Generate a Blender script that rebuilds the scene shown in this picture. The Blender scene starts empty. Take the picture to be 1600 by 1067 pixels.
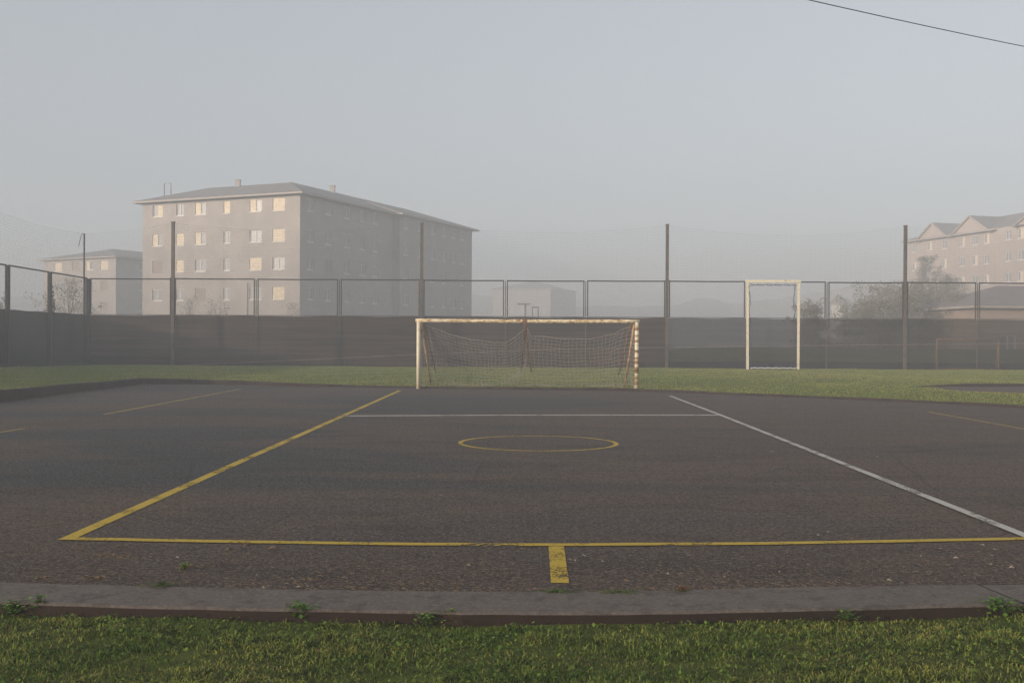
import bpy, math, random
import numpy as np
from mathutils import Vector, Matrix
R = math.radians
random.seed(7); rng = np.random.default_rng(11)
sc = bpy.context.scene
C = sc.collection

# ------------------------------------------------------------------ camera, world, sun, exposure
H = 1.6; F = 1600.0
TILT, ROLL = -0.20, 0.30
cam = bpy.data.objects.new('camera', bpy.data.cameras.new('camera')); C.objects.link(cam)
cam.matrix_world = Matrix.Translation((0, 0, H)) @ Matrix.Rotation(R(90 + TILT), 4, 'X') @ Matrix.Rotation(R(ROLL), 4, 'Z')
cam.data.sensor_width = 36; cam.data.lens = 36 * F / 1600
cam.data.clip_start = 0.1; cam.data.clip_end = 4000
sc.camera = cam
SUN_AZ, SUN_EL = 232.0, 10.0            # azimuth clockwise from +Y: low, behind the camera and to its left
w = bpy.data.worlds.new('World'); sc.world = w; w.use_nodes = True
nt = w.node_tree; bg = nt.nodes['Background']
sky = nt.nodes.new('ShaderNodeTexSky'); sky.sky_type = 'NISHITA'; sky.sun_disc = False
sky.sun_elevation = R(SUN_EL); sky.sun_rotation = R(SUN_AZ)
sky.air_density = 1.0; sky.dust_density = 3.0; sky.ozone_density = 1.0
hs_ = nt.nodes.new('ShaderNodeHueSaturation'); hs_.inputs['Saturation'].default_value = .30; nt.links.new(sky.outputs[0], hs_.inputs['Color'])
mx_ = nt.nodes.new('ShaderNodeMix'); mx_.data_type = 'RGBA'; mx_.inputs[0].default_value = .6; mx_.inputs[7].default_value = (1.52, 1.71, 1.96, 1)   # thin even high overcast over the clear sky
nt.links.new(hs_.outputs[0], mx_.inputs[6]); nt.links.new(mx_.outputs[2], bg.inputs[0]); bg.inputs[1].default_value = 0.15
sun = bpy.data.objects.new('sun', bpy.data.lights.new('sun', 'SUN')); C.objects.link(sun)
sd = Vector((math.sin(R(SUN_AZ)) * math.cos(R(SUN_EL)), math.cos(R(SUN_AZ)) * math.cos(R(SUN_EL)), math.sin(R(SUN_EL))))
sun.rotation_euler = (-sd).to_track_quat('-Z', 'Y').to_euler()
sun.data.energy = 2.6; sun.data.angle = R(0.6); sun.data.color = (1.0, 0.79, 0.60)
sc.view_settings.view_transform = 'Standard'; sc.view_settings.look = 'None'
sc.view_settings.exposure = 0.88; sc.view_settings.gamma = 1
sc.render.engine = 'CYCLES'
cy = sc.cycles
cy.max_bounces = 8; cy.diffuse_bounces = 3; cy.glossy_bounces = 2; cy.transparent_max_bounces = 24
cy.volume_bounces = 3; cy.use_denoising = True; cy.denoising_prefilter = 'NONE'; cy.sample_clamp_indirect = 6
HAZE = 0.0055

# ------------------------------------------------------------------ helpers
MW = cam.matrix_world.to_3x3()
def ray(px, py): return MW @ Vector(((px - 800) / F, -(py - 533.5) / F, -1.0))
def G(px, py, z=0.0):                 # point of the photograph on the ground
    d = ray(px, py); t = (z - H) / d.z; return Vector((d.x * t, d.y * t, z))
def W(px, py, Y):                     # point of the photograph at distance Y
    d = ray(px, py); t = Y / d.y; return Vector((d.x * t, Y, H + d.z * t))

def link(o): C.objects.link(o); return o
def tag(o, label=None, cat=None, group=None, kind=None):
    if label: o['label'] = label
    if cat: o['category'] = cat
    if group: o['group'] = group
    if kind: o['kind'] = kind
    return o
def empty(name, loc, label=None, cat=None, group=None):
    o = bpy.data.objects.new(name, None); o.location = loc; link(o); return tag(o, label, cat, group)

class MB:
    def __init__(s, org=(0, 0, 0)): s.v = []; s.f = []; s.o = Vector(org); s.u = None
    def quad(s, *p):
        n = len(s.v); s.v += [tuple(Vector(q) - s.o) for q in p]; s.f.append(tuple(range(n, n + len(p)))); return s
    def hexa(s, b, t):                # bottom ring, top ring (same length)
        n = len(s.v); k = len(b)
        s.v += [tuple(Vector(q) - s.o) for q in list(b) + list(t)]
        s.f.append(tuple(n + i for i in reversed(range(k)))); s.f.append(tuple(n + k + i for i in range(k)))
        for i in range(k):
            j = (i + 1) % k; s.f.append((n + i, n + j, n + k + j, n + k + i))
        return s
    def box(s, c, d, ux=Vector((1, 0, 0)), uy=None, uz=Vector((0, 0, 1))):
        ux = Vector(ux).normalized(); uz = Vector(uz).normalized(); uy = uy or uz.cross(ux)
        c = Vector(c); a = [(-1, -1), (1, -1), (1, 1), (-1, 1)]
        r = lambda z: [c + ux * (i * d[0] / 2) + uy * (j * d[1] / 2) + uz * (z * d[2] / 2) for i, j in a]
        return s.hexa(r(-1), r(1))
    def tube(s, pts, r, n=8, caps=True):
        pts = [Vector(p) for p in pts]; rs = r if hasattr(r, '__len__') else [r] * len(pts)
        base = len(s.v); up = None
        for i, p in enumerate(pts):
            t = (pts[min(i + 1, len(pts) - 1)] - pts[max(i - 1, 0)]).normalized()
            if up is None: up = Vector((0, 0, 1)) if abs(t.z) < .9 else Vector((1, 0, 0))
            a = t.cross(up).normalized(); b = a.cross(t).normalized(); up = b
            for k in range(n):
                an = 2 * math.pi * k / n
                s.v.append(tuple(p + (a * math.cos(an) + b * math.sin(an)) * rs[i] - s.o))
        for i in range(len(pts) - 1):
            for k in range(n):
                q = (k + 1) % n; o = base + i * n
                s.f.append((o + k, o + q, o + n + q, o + n + k))
        if caps:
            s.f.append(tuple(base + k for k in reversed(range(n)))); e = base + (len(pts) - 1) * n
            s.f.append(tuple(e + k for k in range(n)))
        return s
    def build(s, name, mat, parent=None, smooth=False, recalc=False):
        me = bpy.data.meshes.new(name); me.from_pydata(s.v, [], s.f)
        if recalc:
            import bmesh
            bm = bmesh.new(); bm.from_mesh(me); bmesh.ops.recalc_face_normals(bm, faces=bm.faces); bm.to_mesh(me); bm.free()
        if smooth: me.polygons.foreach_set('use_smooth', [True] * len(me.polygons))
        me.materials.append(mat); o = bpy.data.objects.new(name, me); link(o)
        o.location = s.o if parent is None else (Vector(s.o) - Vector(parent.location) if parent.parent is None else (0, 0, 0))
        if parent:
            o.parent = parent
            if parent.parent is not None: o.location = Vector(s.o) - parent.matrix_basis.translation - parent.parent.matrix_basis.translation
        return o

def raw_mesh(name, verts, faces_flat, per, mat, cols=None, parent=None):
    me = bpy.data.meshes.new(name); nv = len(verts); nf = len(faces_flat) // per
    me.vertices.add(nv); me.vertices.foreach_set('co', np.asarray(verts, np.float32).ravel())
    me.loops.add(nf * per); me.loops.foreach_set('vertex_index', np.asarray(faces_flat, np.int32).ravel())
    me.polygons.add(nf); me.polygons.foreach_set('loop_start', np.arange(0, nf * per, per, dtype=np.int32))
    me.polygons.foreach_set('loop_total', np.full(nf, per, np.int32))
    if cols is not None:
        a = me.attributes.new('tint', 'FLOAT_COLOR', 'POINT')
        a.data.foreach_set('color', np.asarray(cols, np.float32).ravel())
    me.update(calc_edges=True); me.materials.append(mat)
    o = bpy.data.objects.new(name, me); link(o)
    if parent: o.parent = parent
    return o

# ------------------------------------------------------------------ materials
def mk(name):
    m = bpy.data.materials.new(name); m.use_nodes = True; t = m.node_tree
    return m, t, t.nodes['Principled BSDF'], t.nodes, t.links
def N(t, kind, **kw):
    n = t.nodes.new(kind)
    for k, v in kw.items(): setattr(n, k, v)
    return n
def noise(t, scale, detail=4, rough=.6, vec=None, dist=0):
    n = N(t, 'ShaderNodeTexNoise'); n.inputs['Scale'].default_value = scale; n.inputs['Detail'].default_value = detail
    n.inputs['Roughness'].default_value = rough; n.inputs['Distortion'].default_value = dist
    if vec is not None: t.links.new(vec, n.inputs['Vector'])
    return n.outputs['Fac']
def ramp(t, fac, stops):
    n = N(t, 'ShaderNodeValToRGB'); el = n.color_ramp.elements
    while len(el) < len(stops): el.new(0.5)
    for e, (p, c) in zip(el, stops): e.position = p; e.color = (*c, 1) if len(c) == 3 else c
    t.links.new(fac, n.inputs[0]); return n.outputs[0]
def mix(t, fac, a, b, mode='MIX'):
    n = N(t, 'ShaderNodeMix', data_type='RGBA', blend_type=mode)
    for k, v in ((0, fac), (6, a), (7, b)):
        if isinstance(v, (int, float)): n.inputs[k].default_value = v
        elif isinstance(v, tuple): n.inputs[k].default_value = (*v, 1)
        else: t.links.new(v, n.inputs[k])
    return n.outputs[2]
def coord(t, which='Object', scale=(1, 1, 1)):
    c = N(t, 'ShaderNodeTexCoord'); m = N(t, 'ShaderNodeMapping'); m.inputs['Scale'].default_value = scale
    if which == 'World':
        g = N(t, 'ShaderNodeNewGeometry'); t.links.new(g.outputs['Position'], m.inputs[0])
    else: t.links.new(c.outputs[which], m.inputs[0])
    return m.outputs[0]
def bump(t, p, h, strength=.3, dist=.01):
    b = N(t, 'ShaderNodeBump'); b.inputs['Strength'].default_value = strength; b.inputs['Distance'].default_value = dist
    t.links.new(h, b.inputs['Height']); t.links.new(b.outputs[0], p.inputs['Normal'])
def simple(name, c1, c2=None, scale=6, rough=.7, c3=None, lo=.4, hi=.62, spec=.3, metal=0, vs=(1, 1, 1)):
    m, t, p, n, l = mk(name); p.inputs['Roughness'].default_value = rough
    p.inputs['Specular IOR Level'].default_value = spec; p.inputs['Metallic'].default_value = metal
    c2 = c2 or tuple(x * .75 for x in c1)
    st = [(lo, c1), (hi, c2)] + ([(min(hi + .13, 1), c3)] if c3 else [])
    v = coord(t, 'World', vs)
    l.new(ramp(t, noise(t, scale, 5, .65, v), st), p.inputs['Base Color'])
    return m

def asphalt_mat(name='asphalt', pale=1.0):
    m, t, p, n, l = mk(name); v = coord(t, 'World')
    K3 = lambda a, b=None, c=None: (a, a if b is None else b, a if c is None else c)
    g = N(t, 'ShaderNodeSeparateXYZ'); l.new(v, g.inputs[0])
    def mrange(o, a, b):
        q = N(t, 'ShaderNodeMapRange'); l.new(o, q.inputs[0]); q.inputs[1].default_value = a; q.inputs[2].default_value = b; return q.outputs[0]
    brown, grey = (.160*pale, .108*pale, .080*pale), (.056*pale, .068*pale, .077*pale)
    big = noise(t, .20, 5, .62, coord(t, 'World', (.45, 1.1, 1)), .9)
    brown_mix = mix(t, .42, ramp(t, big, [(.36, K3(0)), (.60, K3(1))]), mrange(g.outputs[0], -6.0, 8.0))  # browner towards the right, broken up by noise
    col = mix(t, ramp(t, brown_mix, [(.22, K3(0)), (.66, K3(1))]), grey, brown)
    far = mrange(g.outputs[1], 19.0, 30.0)                      # paler towards the far end
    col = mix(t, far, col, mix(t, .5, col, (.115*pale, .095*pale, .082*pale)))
    near = mrange(g.outputs[1], 9.2, 7.2)                       # reddish earth washed against the near kerb
    dirt = mix(t, near, K3(0), ramp(t, noise(t, 1.8, 6, .75, v), [(.28, K3(.25)), (.58, K3(1))]))
    col = mix(t, dirt, col, (.118, .076, .056))
    def mul(fac_socket, stops):
        nonlocal col
        col = mix(t, 1.0, col, ramp(t, fac_socket, stops), 'MULTIPLY')
    mul(noise(t, .9, 6, .75, coord(t, 'World', (.5, 1.4, 1)), 1.0), [(.36, K3(.62)), (.50, K3(1)), (.64, K3(1.0))])
    mul(noise(t, 3.4, 6, .8, v), [(.34, K3(.70)), (.54, K3(1))])
    mul(noise(t, 14, 5, .85, v), [(.42, K3(.38)), (.54, K3(1.0))])
    mul(noise(t, 38, 4, .9, v), [(.43, K3(.30)), (.53, K3(1))])
    fine = noise(t, 90, 3, .85, v)
    col = mix(t, ramp(t, fine, [(.52, K3(0)), (.68, K3(.75))]), col, (.20, .165, .135))
    col = mix(t, ramp(t, noise(t, 30, 3, .9, v), [(.53, K3(0)), (.62, K3(.9))]), col, (.20, .165, .135))
    vo = N(t, 'ShaderNodeTexVoronoi'); vo.inputs['Scale'].default_value = 9; l.new(v, vo.inputs['Vector'])
    sp = mix(t, 1.0, ramp(t, vo.outputs['Distance'], [(.045, K3(1)), (.075, K3(0))]), ramp(t, noise(t, 1.2, 3, .7, v), [(.5, K3(0)), (.62, K3(.9))]), 'MULTIPLY')
    col = mix(t, sp, col, (.28, .24, .20))
    # a few hairline cracks and darker repair seams
    vc = N(t, 'ShaderNodeTexVoronoi', feature='DISTANCE_TO_EDGE'); vc.inputs['Scale'].default_value = .19
    dn = N(t, 'ShaderNodeTexNoise'); dn.inputs['Scale'].default_value = 1.1; dn.inputs['Detail'].default_value = 7; l.new(v, dn.inputs['Vector'])
    l.new(mix(t, .14, v, dn.outputs['Color']), vc.inputs['Vector'])
    ck = mix(t, 1.0, ramp(t, vc.outputs['Distance'], [(.0, K3(.45)), (.003, K3(0))]), ramp(t, noise(t, .3, 2, .5, v), [(.46, K3(0)), (.56, K3(1))]), 'MULTIPLY')
    col = mix(t, ck, col, (.02, .018, .017))
    l.new(col, p.inputs['Base Color']); p.inputs['Roughness'].default_value = .88; p.inputs['Specular IOR Level'].default_value = .2
    bump(t, p, fine, .7, .006)
    return m
M = {}
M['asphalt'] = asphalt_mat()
M['pad'] = asphalt_mat('pad_asphalt', 1.35)

def paint_mat(name, c, c2, wear=.42, soft=.16):
    m, t, p, n, l = mk(name); v = coord(t, 'World')
    f = noise(t, 9, 6, .75, v); fine = noise(t, 120, 2, .8, v)
    col = mix(t, f, c, c2)
    col = mix(t, ramp(t, fine, [(.42, (0, 0, 0)), (.7, (.6, .6, .6))]), col, tuple(x * .45 for x in c))
    l.new(col, p.inputs['Base Color']); p.inputs['Roughness'].default_value = .75; p.inputs['Specular IOR Level'].default_value = .25
    a = mix(t, .5, noise(t, 26, 5, .8, v), noise(t, 2.5, 4, .6, v))
    a = mix(t, .25, a, noise(t, 70, 3, .8, v))
    al = ramp(t, a, [(wear - soft / 2, (0, 0, 0)), (wear + soft / 2, (1, 1, 1))])
    l.new(al, p.inputs['Alpha']); return m
M['yellow'] = paint_mat('yellow_paint', (.60, .42, .045), (.48, .32, .035), .452, .05)
M['yellow_thin'] = paint_mat('faded_yellow_paint', (.36, .27, .06), (.30, .21, .05), .42, .10)
M['white'] = paint_mat('white_paint', (.60, .56, .50), (.48, .45, .40), .447, .06)
M['white_faint'] = paint_mat('worn_white_paint', (.16, .155, .15), (.1, .1, .1), .52, .10)

def grass_ground(name, c, warm):
    m, t, p, n, l = mk(name); v = coord(t, 'World')
    col = ramp(t, noise(t, .35, 5, .6, coord(t, 'World', (1, .6, 1))), [(.32, c), (.5, tuple(x * 1.2 for x in c)), (.68, warm)])
    col = mix(t, ramp(t, noise(t, 7, 6, .8, v), [(.3, (.75, .75, .75)), (.62, (0, 0, 0))]), col, tuple(x * .45 for x in c))
    col = mix(t, ramp(t, noise(t, 2.6, 6, .75, v), [(.6, (0, 0, 0)), (.75, (.6, .6, .6))]), col, (.14, .105, .055))
    l.new(col, p.inputs['Base Color']); p.inputs['Roughness'].default_value = .95; p.inputs['Specular IOR Level'].default_value = .1
    bump(t, p, noise(t, 22, 6, .8, v), 1, .05); return m
M['lawn'] = grass_ground('lawn_ground', (.125, .155, .035), (.21, .205, .06))
M['field'] = grass_ground('field_ground', (.05, .06, .018), (.09, .085, .035))
m, t, p, n, l = mk('grass_blades')
a = N(t, 'ShaderNodeAttribute', attribute_name='tint'); l.new(a.outputs['Color'], p.inputs['Base Color'])
p.inputs['Roughness'].default_value = .75; p.inputs['Specular IOR Level'].default_value = .15
M['blade'] = m
M['kerb'] = None
m, t, p, n, l = mk('kerb_concrete'); v = coord(t, 'World')
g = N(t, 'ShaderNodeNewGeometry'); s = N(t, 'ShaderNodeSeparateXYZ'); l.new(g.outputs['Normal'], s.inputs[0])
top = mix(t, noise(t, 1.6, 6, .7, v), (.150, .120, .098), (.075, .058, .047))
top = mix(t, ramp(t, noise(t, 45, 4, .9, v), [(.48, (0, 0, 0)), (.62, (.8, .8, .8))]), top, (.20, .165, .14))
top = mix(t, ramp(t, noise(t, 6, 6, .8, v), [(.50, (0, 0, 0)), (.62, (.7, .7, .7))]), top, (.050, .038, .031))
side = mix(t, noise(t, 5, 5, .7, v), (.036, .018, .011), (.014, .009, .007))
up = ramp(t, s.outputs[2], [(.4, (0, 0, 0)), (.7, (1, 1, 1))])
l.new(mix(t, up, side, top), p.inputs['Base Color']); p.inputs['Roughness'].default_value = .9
bump(t, p, noise(t, 60, 5, .8, v), .5, .008); M['kerb'] = m
M['far_kerb'] = simple('dark_stained_kerb', (.055, .039, .032), (.028, .022, .019), 3, .9)

M['goal_white'] = simple('chipped_white_paint', (.80, .73, .56), (.72, .64, .46), 5, .55, (.26, .12, .04), .50, .63)
M['goal_bar'] = simple('chipped_white_bar', (.80, .73, .56), (.60, .44, .22), 7, .55, (.20, .09, .035), .42, .53, vs=(1, 1, 3))
M['goal_rusty'] = simple('rust_banded_post', (.80, .73, .56), (.45, .28, .10), 3.2, .6, (.10, .04, .02), .45, .53, vs=(.25, .25, 2.2))
M['rust'] = simple('orange_rust', (.25, .135, .075), (.14, .065, .04), 12, .8)
M['rust_pale'] = simple('ochre_rust', (.48, .34, .19), (.25, .13, .06), 9, .8)
M['rust_dull'] = simple('dull_orange_rust', (.20, .11, .055), (.10, .055, .035), 9, .8)
M['cord'] = simple('weathered_net_cord', (.36, .32, .27), (.28, .25, .21), 9, .9)
M['blue_cord'] = simple('blue_net_cord', (.035, .04, .14), (.02, .02, .07), 9, .9)
M['white_cord'] = simple('white_rope', (.6, .6, .58), (.5, .5, .5), 9, .9)
M['fence_post'] = simple('rusty_steel_post', (.115, .088, .072), (.075, .062, .056), 3, .7, (.045, .035, .032), spec=.3)
M['frame'] = simple('grey_steel_tube', (.045, .043, .043), (.030, .028, .028), 4, .6, (.07, .04, .028), .45, .6)
M['wire'] = simple('galvanised_wire', (.30, .30, .29), (.22, .20, .18), 5, .6)
M['net'] = simple('grey_stop_net', (.26, .26, .26), (.2, .2, .2), 5, .8)
M['rail'] = simple('pale_galvanised_pipe', (.20, .165, .15), (.13, .105, .10), 2, .6)
M['black'] = simple('black_cable', (.02, .02, .022), (.015, .015, .016), 5, .6)

def screen_mat(name, c1, c2, through):
    m, t, p, n, l = mk(name); v = coord(t, 'World', (.10, .10, 4)); v2 = coord(t, 'World', (1, 1, 1))
    col = mix(t, ramp(t, noise(t, 1.3, 5, .7, v), [(.40, (0, 0, 0)), (.60, (1, 1, 1))]), c1, c2)
    l.new(col, p.inputs['Base Color']); p.inputs['Roughness'].default_value = .9; p.inputs['Specular IOR Level'].default_value = .15
    al = ramp(t, noise(t, 2.0, 5, .7, v), [(.3, (1 - through * .8,) * 3), (.7, (1 - through * 1.2,) * 3)])
    l.new(al, p.inputs['Alpha']); return m
M['screen'] = screen_mat('brown_shade_cloth', (.058, .038, .027), (.013, .010, .009), .03)
M['screen_thin'] = screen_mat('thin_brown_shade_cloth', (.040, .033, .028), (.011, .010, .010), .20)
M['screen_dark'] = screen_mat('shaded_and_hem_cloth', (.012, .013, .017), (.008, .008, .010), .04)  # blue-black puts shade into the side fence cloth; also the hem layer

# ------------------------------------------------------------------ ground, court, kerbs, lawn
XL, = (-12.3,)
near_far = [(-260, 895), (-100, 905), (0, 910), (300, 917), (600, 923), (800, 924), (1000, 923), (1200, 918), (1600, 912), (1750, 909), (2000, 905)]
near_near = [(-260, 922), (-100, 935), (0, 940), (250, 948), (500, 953), (750, 957), (1000, 957), (1200, 953), (1600, 943), (1750, 939), (2000, 934)]
far_edge = [(222, 600), (300, 600), (480, 603.5), (650, 606.5), (850, 609), (1000, 611), (1200, 619), (1400, 627), (1600, 637), (1750, 646), (2000, 662)]
FE = [G(*q) for q in far_edge]; NF = [G(*q) for q in near_far]
FE[0] = Vector((XL, FE[0].y, 0)); FE.append(Vector((24, FE[-1].y - 2.5, 0)))
NF = [Vector((XL, NF[0].y - .2, 0))] + [Vector((-9, NF[0].y - .05, 0))] + NF + [Vector((24, NF[-1].y, 0))]
poly = NF + FE[::-1]                                   # the court outline, counter-clockwise
PX = np.array([q.x for q in poly]); PY = np.array([q.y for q in poly])
def inside(x, y):
    r = np.zeros(x.shape, bool); n = len(PX)
    for i in range(n):
        j = (i + 1) % n; c = ((PY[i] > y) != (PY[j] > y))
        dy = PY[j] - PY[i]
        if abs(dy) < 1e-9: continue
        r ^= c & (x < (PX[j] - PX[i]) * (y - PY[i]) / dy + PX[i])
    return r
def edge_dist(x, y):
    d = np.full(x.shape, 1e9); n = len(PX)
    for i in range(n):
        j = (i + 1) % n; ax, ay = PX[i], PY[i]; bx, by = PX[j] - ax, PY[j] - ay; L = bx * bx + by * by + 1e-12
        tt = np.clip(((x - ax) * bx + (y - ay) * by) / L, 0, 1)
        d = np.minimum(d, np.hypot(x - ax - tt * bx, y - ay - tt * by))
    return d
def lawn_z(x, y):
    x = np.asarray(x, float); y = np.asarray(y, float)
    tt = np.clip((-x - 6) / 16, 0, 1.3)
    far = .05 + tt * (.02 + .016 * (54 - np.clip(y, 10, 54))) + .012 * np.sin(x * .7 + y * .4) + .008 * np.sin(x * 1.9 - y * 1.3)
    nearz = -.056 + .006 * np.sin(x * 2.3 + y) + .005 * np.sin(x * 5.1 - y * 3.3)
    k = np.clip((y - 7.5) / 3, 0, 1)
    z = nearz * (1 - k) + far * k
    # beyond the fence the ground falls away on the left, and rises as a bank on the right
    b = np.clip((y - 54.6) / 5, 0, 1)
    beyond = np.where(x < 8, -.95 * np.clip((8 - x) / 24, 0, 1), 1.0 * np.clip((x - 5) / 8, 0, 1) * np.clip((y - 60) / 6, 0, 1))
    beyond = np.where(y > 72, beyond * np.clip((84 - y) / 12, 0, 1) - 0.0, beyond)
    return z * (1 - b) + (beyond - .02) * b
def lz(x, y): return float(lawn_z(x, y))
g = MB().quad((-900, -300, -1.25), (900, -300, -1.25), (900, 1000, -1.25), (-900, 1000, -1.25)).build('ground', M['field'])
tag(g, kind='structure')

def axis(parts):
    out = []
    for a, b, st in parts: out += list(np.arange(a, b, st))
    return np.array(out + [parts[-1][1]])
gx = axis([(-70, -24, 1.5), (-24, -14, .6), (-14, 14, .2), (14, 26, .4), (26, 70, 1.5)])
gy = axis([(-12, 3, 1), (3, 7.5, .12), (7.5, 23, .6), (23, 36, .2), (36, 62, .5), (62, 90, 1)])
X, Y = np.meshgrid(gx, gy)
Z = lawn_z(X, Y); ins = inside(X, Y); ed = edge_dist(X, Y)
Z = np.where(ins, -.11, Z); Z = np.where(~ins & (ed < .17), np.minimum(Z, -.10), Z)
bord = (np.abs(X) >= 69) | (Y >= 89) | (Y <= -11.5); Z = np.where(bord, -1.4, Z)
nx, ny = len(gx), len(gy); idx = np.arange(nx * ny).reshape(ny, nx)
f = np.stack([idx[:-1, :-1], idx[:-1, 1:], idx[1:, 1:], idx[1:, :-1]], -1).reshape(-1, 4)
lw = raw_mesh('lawn', np.stack([X, Y, Z], -1).reshape(-1, 3), f.ravel(), 4, M['lawn']); tag(lw, kind='structure')

court = MB()
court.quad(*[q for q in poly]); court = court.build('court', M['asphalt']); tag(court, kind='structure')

# near kerb: raised slab with a joint, red-brown earth face towards the lawn
ztop = .014
def kerb_run(name, outer, inner, z1, z0, mat, z1b=None):
    mb = MB(); n = len(outer)
    for i in range(n - 1):
        a, b, c, d = outer[i], outer[i + 1], inner[i + 1], inner[i]
        za, zb = (z1[i], z1[i + 1]) if hasattr(z1, '__len__') else (z1, z1)
        st = lambda q, z: Vector((q.x, q.y, z))
        ch = .012
        oa, ob = st(a, za - ch), st(b, zb - ch)
        ia = st(a + (d - a) * .04, za); ib = st(b + (c - b) * .04, zb)
        mb.quad(st(a, z0), st(b, z0), ob, oa); mb.quad(oa, ob, ib, ia); mb.quad(ia, ib, st(c, zb), st(d, za)); mb.quad(st(d, za), st(c, zb), st(c, z0), st(d, z0))
    for i, fl in ((0, 0), (n - 1, 1)):
        a, d = outer[i], inner[i]; za = z1[i] if hasattr(z1, '__len__') else z1
        q = [(a.x, a.y, z0), (d.x, d.y, z0), (d.x, d.y, za), (a.x, a.y, za - .012)]; mb.quad(*(q if not fl else q[::-1]))
    k = mb.build(name, mat); tag(k, kind='structure'); return k
def dense(pts, step=.25, jit=.006):
    out = []
    for a, b in zip(pts[:-1], pts[1:]):
        n = max(1, int((b - a).length / step))
        out += [a.lerp(b, i / n) for i in range(n)]
    out.append(pts[-1]); return [q + Vector((0, random.uniform(-jit, jit), 0)) for q in out]
KF = [G(px, py, ztop) for px, py in near_far]; KN = [G(px, py, ztop) for px, py in near_near]
jx = 1527                                              # the joint at the right
def cut(pts, px, side):
    xs = [q[0] for q in pts]
    py = float(np.interp(px, xs, [q[1] for q in pts]))
    return ([q for q in pts if q[0] < px] + [(px, py)]) if side == 0 else ([(px, py)] + [q for q in pts if q[0] > px])
def pair(fr, nr, n):
    fr = [G(a, b, ztop) for a, b in fr]; nr = [G(a, b, ztop) for a, b in nr]
    def res(p, n):
        L = [0]
        for a, b in zip(p[:-1], p[1:]): L.append(L[-1] + (b - a).length)
        return [Vector((np.interp(s, L, [q.x for q in p]), np.interp(s, L, [q.y for q in p]), ztop)) for s in np.linspace(0, L[-1], n)]
    return res(fr, n), res(nr, n)
a, b = pair(cut(near_far, jx, 0), cut(near_near, 1600, 0), 40)
b = [q + Vector((0, random.uniform(-.008, .008), 0)) for q in b]; a = [q + Vector((0, random.uniform(-.004, .004), 0)) for q in a]
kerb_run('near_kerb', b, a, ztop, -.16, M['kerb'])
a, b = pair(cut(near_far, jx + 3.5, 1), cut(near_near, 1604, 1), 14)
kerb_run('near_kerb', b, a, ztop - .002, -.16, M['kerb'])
# far and left kerbs
fe = dense(FE, .5, .01); fo = [q + Vector((0.03, .19, 0)) for q in fe]
kerb_run('far_kerb', fe, fo, [max(lz(q.x, q.y) + .015, .05) for q in fo], -.12, M['far_kerb'])
le = dense([Vector((XL, 8, 0)), Vector((XL, FE[0].y + .19, 0))], .5, 0); lo = [q + Vector((-.19, 0, 0)) for q in le]
kerb_run('left_kerb', le, lo, [lz(q.x - .2, q.y) + .015 for q in le], -.12, M['far_kerb'])
# dead leaves / reddish dirt in the gutter, left corner (stuff)

# asphalt pad in the lawn at right with its dark kerb
pad = [G(1452, 604.5, .075), G(1500, 609.5, .075), G(1600, 613, .075), G(1750, 618, .075), G(1750, 605, .075), G(1600, 604.2, .075)]
p_ = MB().hexa([Vector((q.x, q.y, -.05)) for q in pad], [Vector((q.x, q.y, lz(q.x, q.y) + .022)) for q in pad]).build('path', M['pad']); tag(p_, kind='structure')
a0, a1 = G(1436, 603.2, .06), G(1760, 604.4, .06)
nn = 12; oo = [a0.lerp(a1, i / nn) for i in range(nn + 1)]
kerb_run('path_kerb', oo, [q + Vector((0, .18, 0)) for q in oo], [.055 + .10 * min(1, i / 3) for i in range(nn + 1)], -.05, M['far_kerb'])

# painted markings (children of the court)
def stripe(name, pts, wd, mat, z=.004, label=None, par=court):
    pts = [Vector((q.x, q.y, z)) for q in pts]; mb = MB(); L = []
    for i, q in enumerate(pts):
        t_ = (pts[min(i + 1, len(pts) - 1)] - pts[max(i - 1, 0)]).normalized(); nrm = Vector((-t_.y, t_.x, 0)); L.append((q + nrm * wd / 2, q - nrm * wd / 2))
    for (a, b), (c, d) in zip(L[:-1], L[1:]): mb.quad(b, d, c, a)
    o = mb.build(name, mat, par); 
    if label: o['label'] = label
    return o
def wob(px, n=26, j=.006):
    P = [G(*q) for q in px]; return dense(P, (P[-1] - P[0]).length / n, j)
stripe('yellow_line', wob([(106, 841.5), (625, 610)]), .115, M['yellow'], label='long yellow sideline running away to the left of the goal')
stripe('yellow_line', wob([(95, 842), (350, 847), (600, 850.5), (860, 852), (1200, 850), (1600, 842.5), (1760, 838)], 40), .10, M['yellow'], .008, label='yellow baseline across the foreground')
stripe('yellow_tick', [G(869, 853), G(875, 911)], .118, M['yellow'], label='short broad yellow mark between baseline and near kerb')
stripe('white_line', wob([(1047, 619), (1128, 650), (1600, 837.5), (1660, 861)], 30), .10, M['white'], .0125, label='long white sideline at the right')
stripe('white_cross_line', wob([(533, 650), (800, 648.5), (1127, 648.5)], 20, .004), .21, M['white'], .004, label='thin white line across the court before the goal')
stripe('thin_yellow_line', wob([(163, 647.5), (375, 608)]), .10, M['yellow_thin'])
stripe('thin_yellow_line', wob([(-60, 646.5), (163, 648)]), .05, M['white_faint'], .008)
stripe('thin_yellow_line', wob([(-60, 685), (38, 669.5)]), .09, M['yellow_thin'])
stripe('thin_yellow_line', wob([(1450, 643.5), (1700, 688)]), .09, M['yellow_thin'])
stripe('worn_white_line', [G(1240, 728), G(1206, 734), G(1203, 740), G(1225, 749), G(1262, 764), G(1300, 778)], .06, M['white_faint'])
stripe('worn_white_line', wob([(815, 878), (858, 875)], 5), .10, M['white_faint'])
stripe('worn_white_line', wob([(880, 857), (900, 860)], 5), .10, M['white_faint'])
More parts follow.
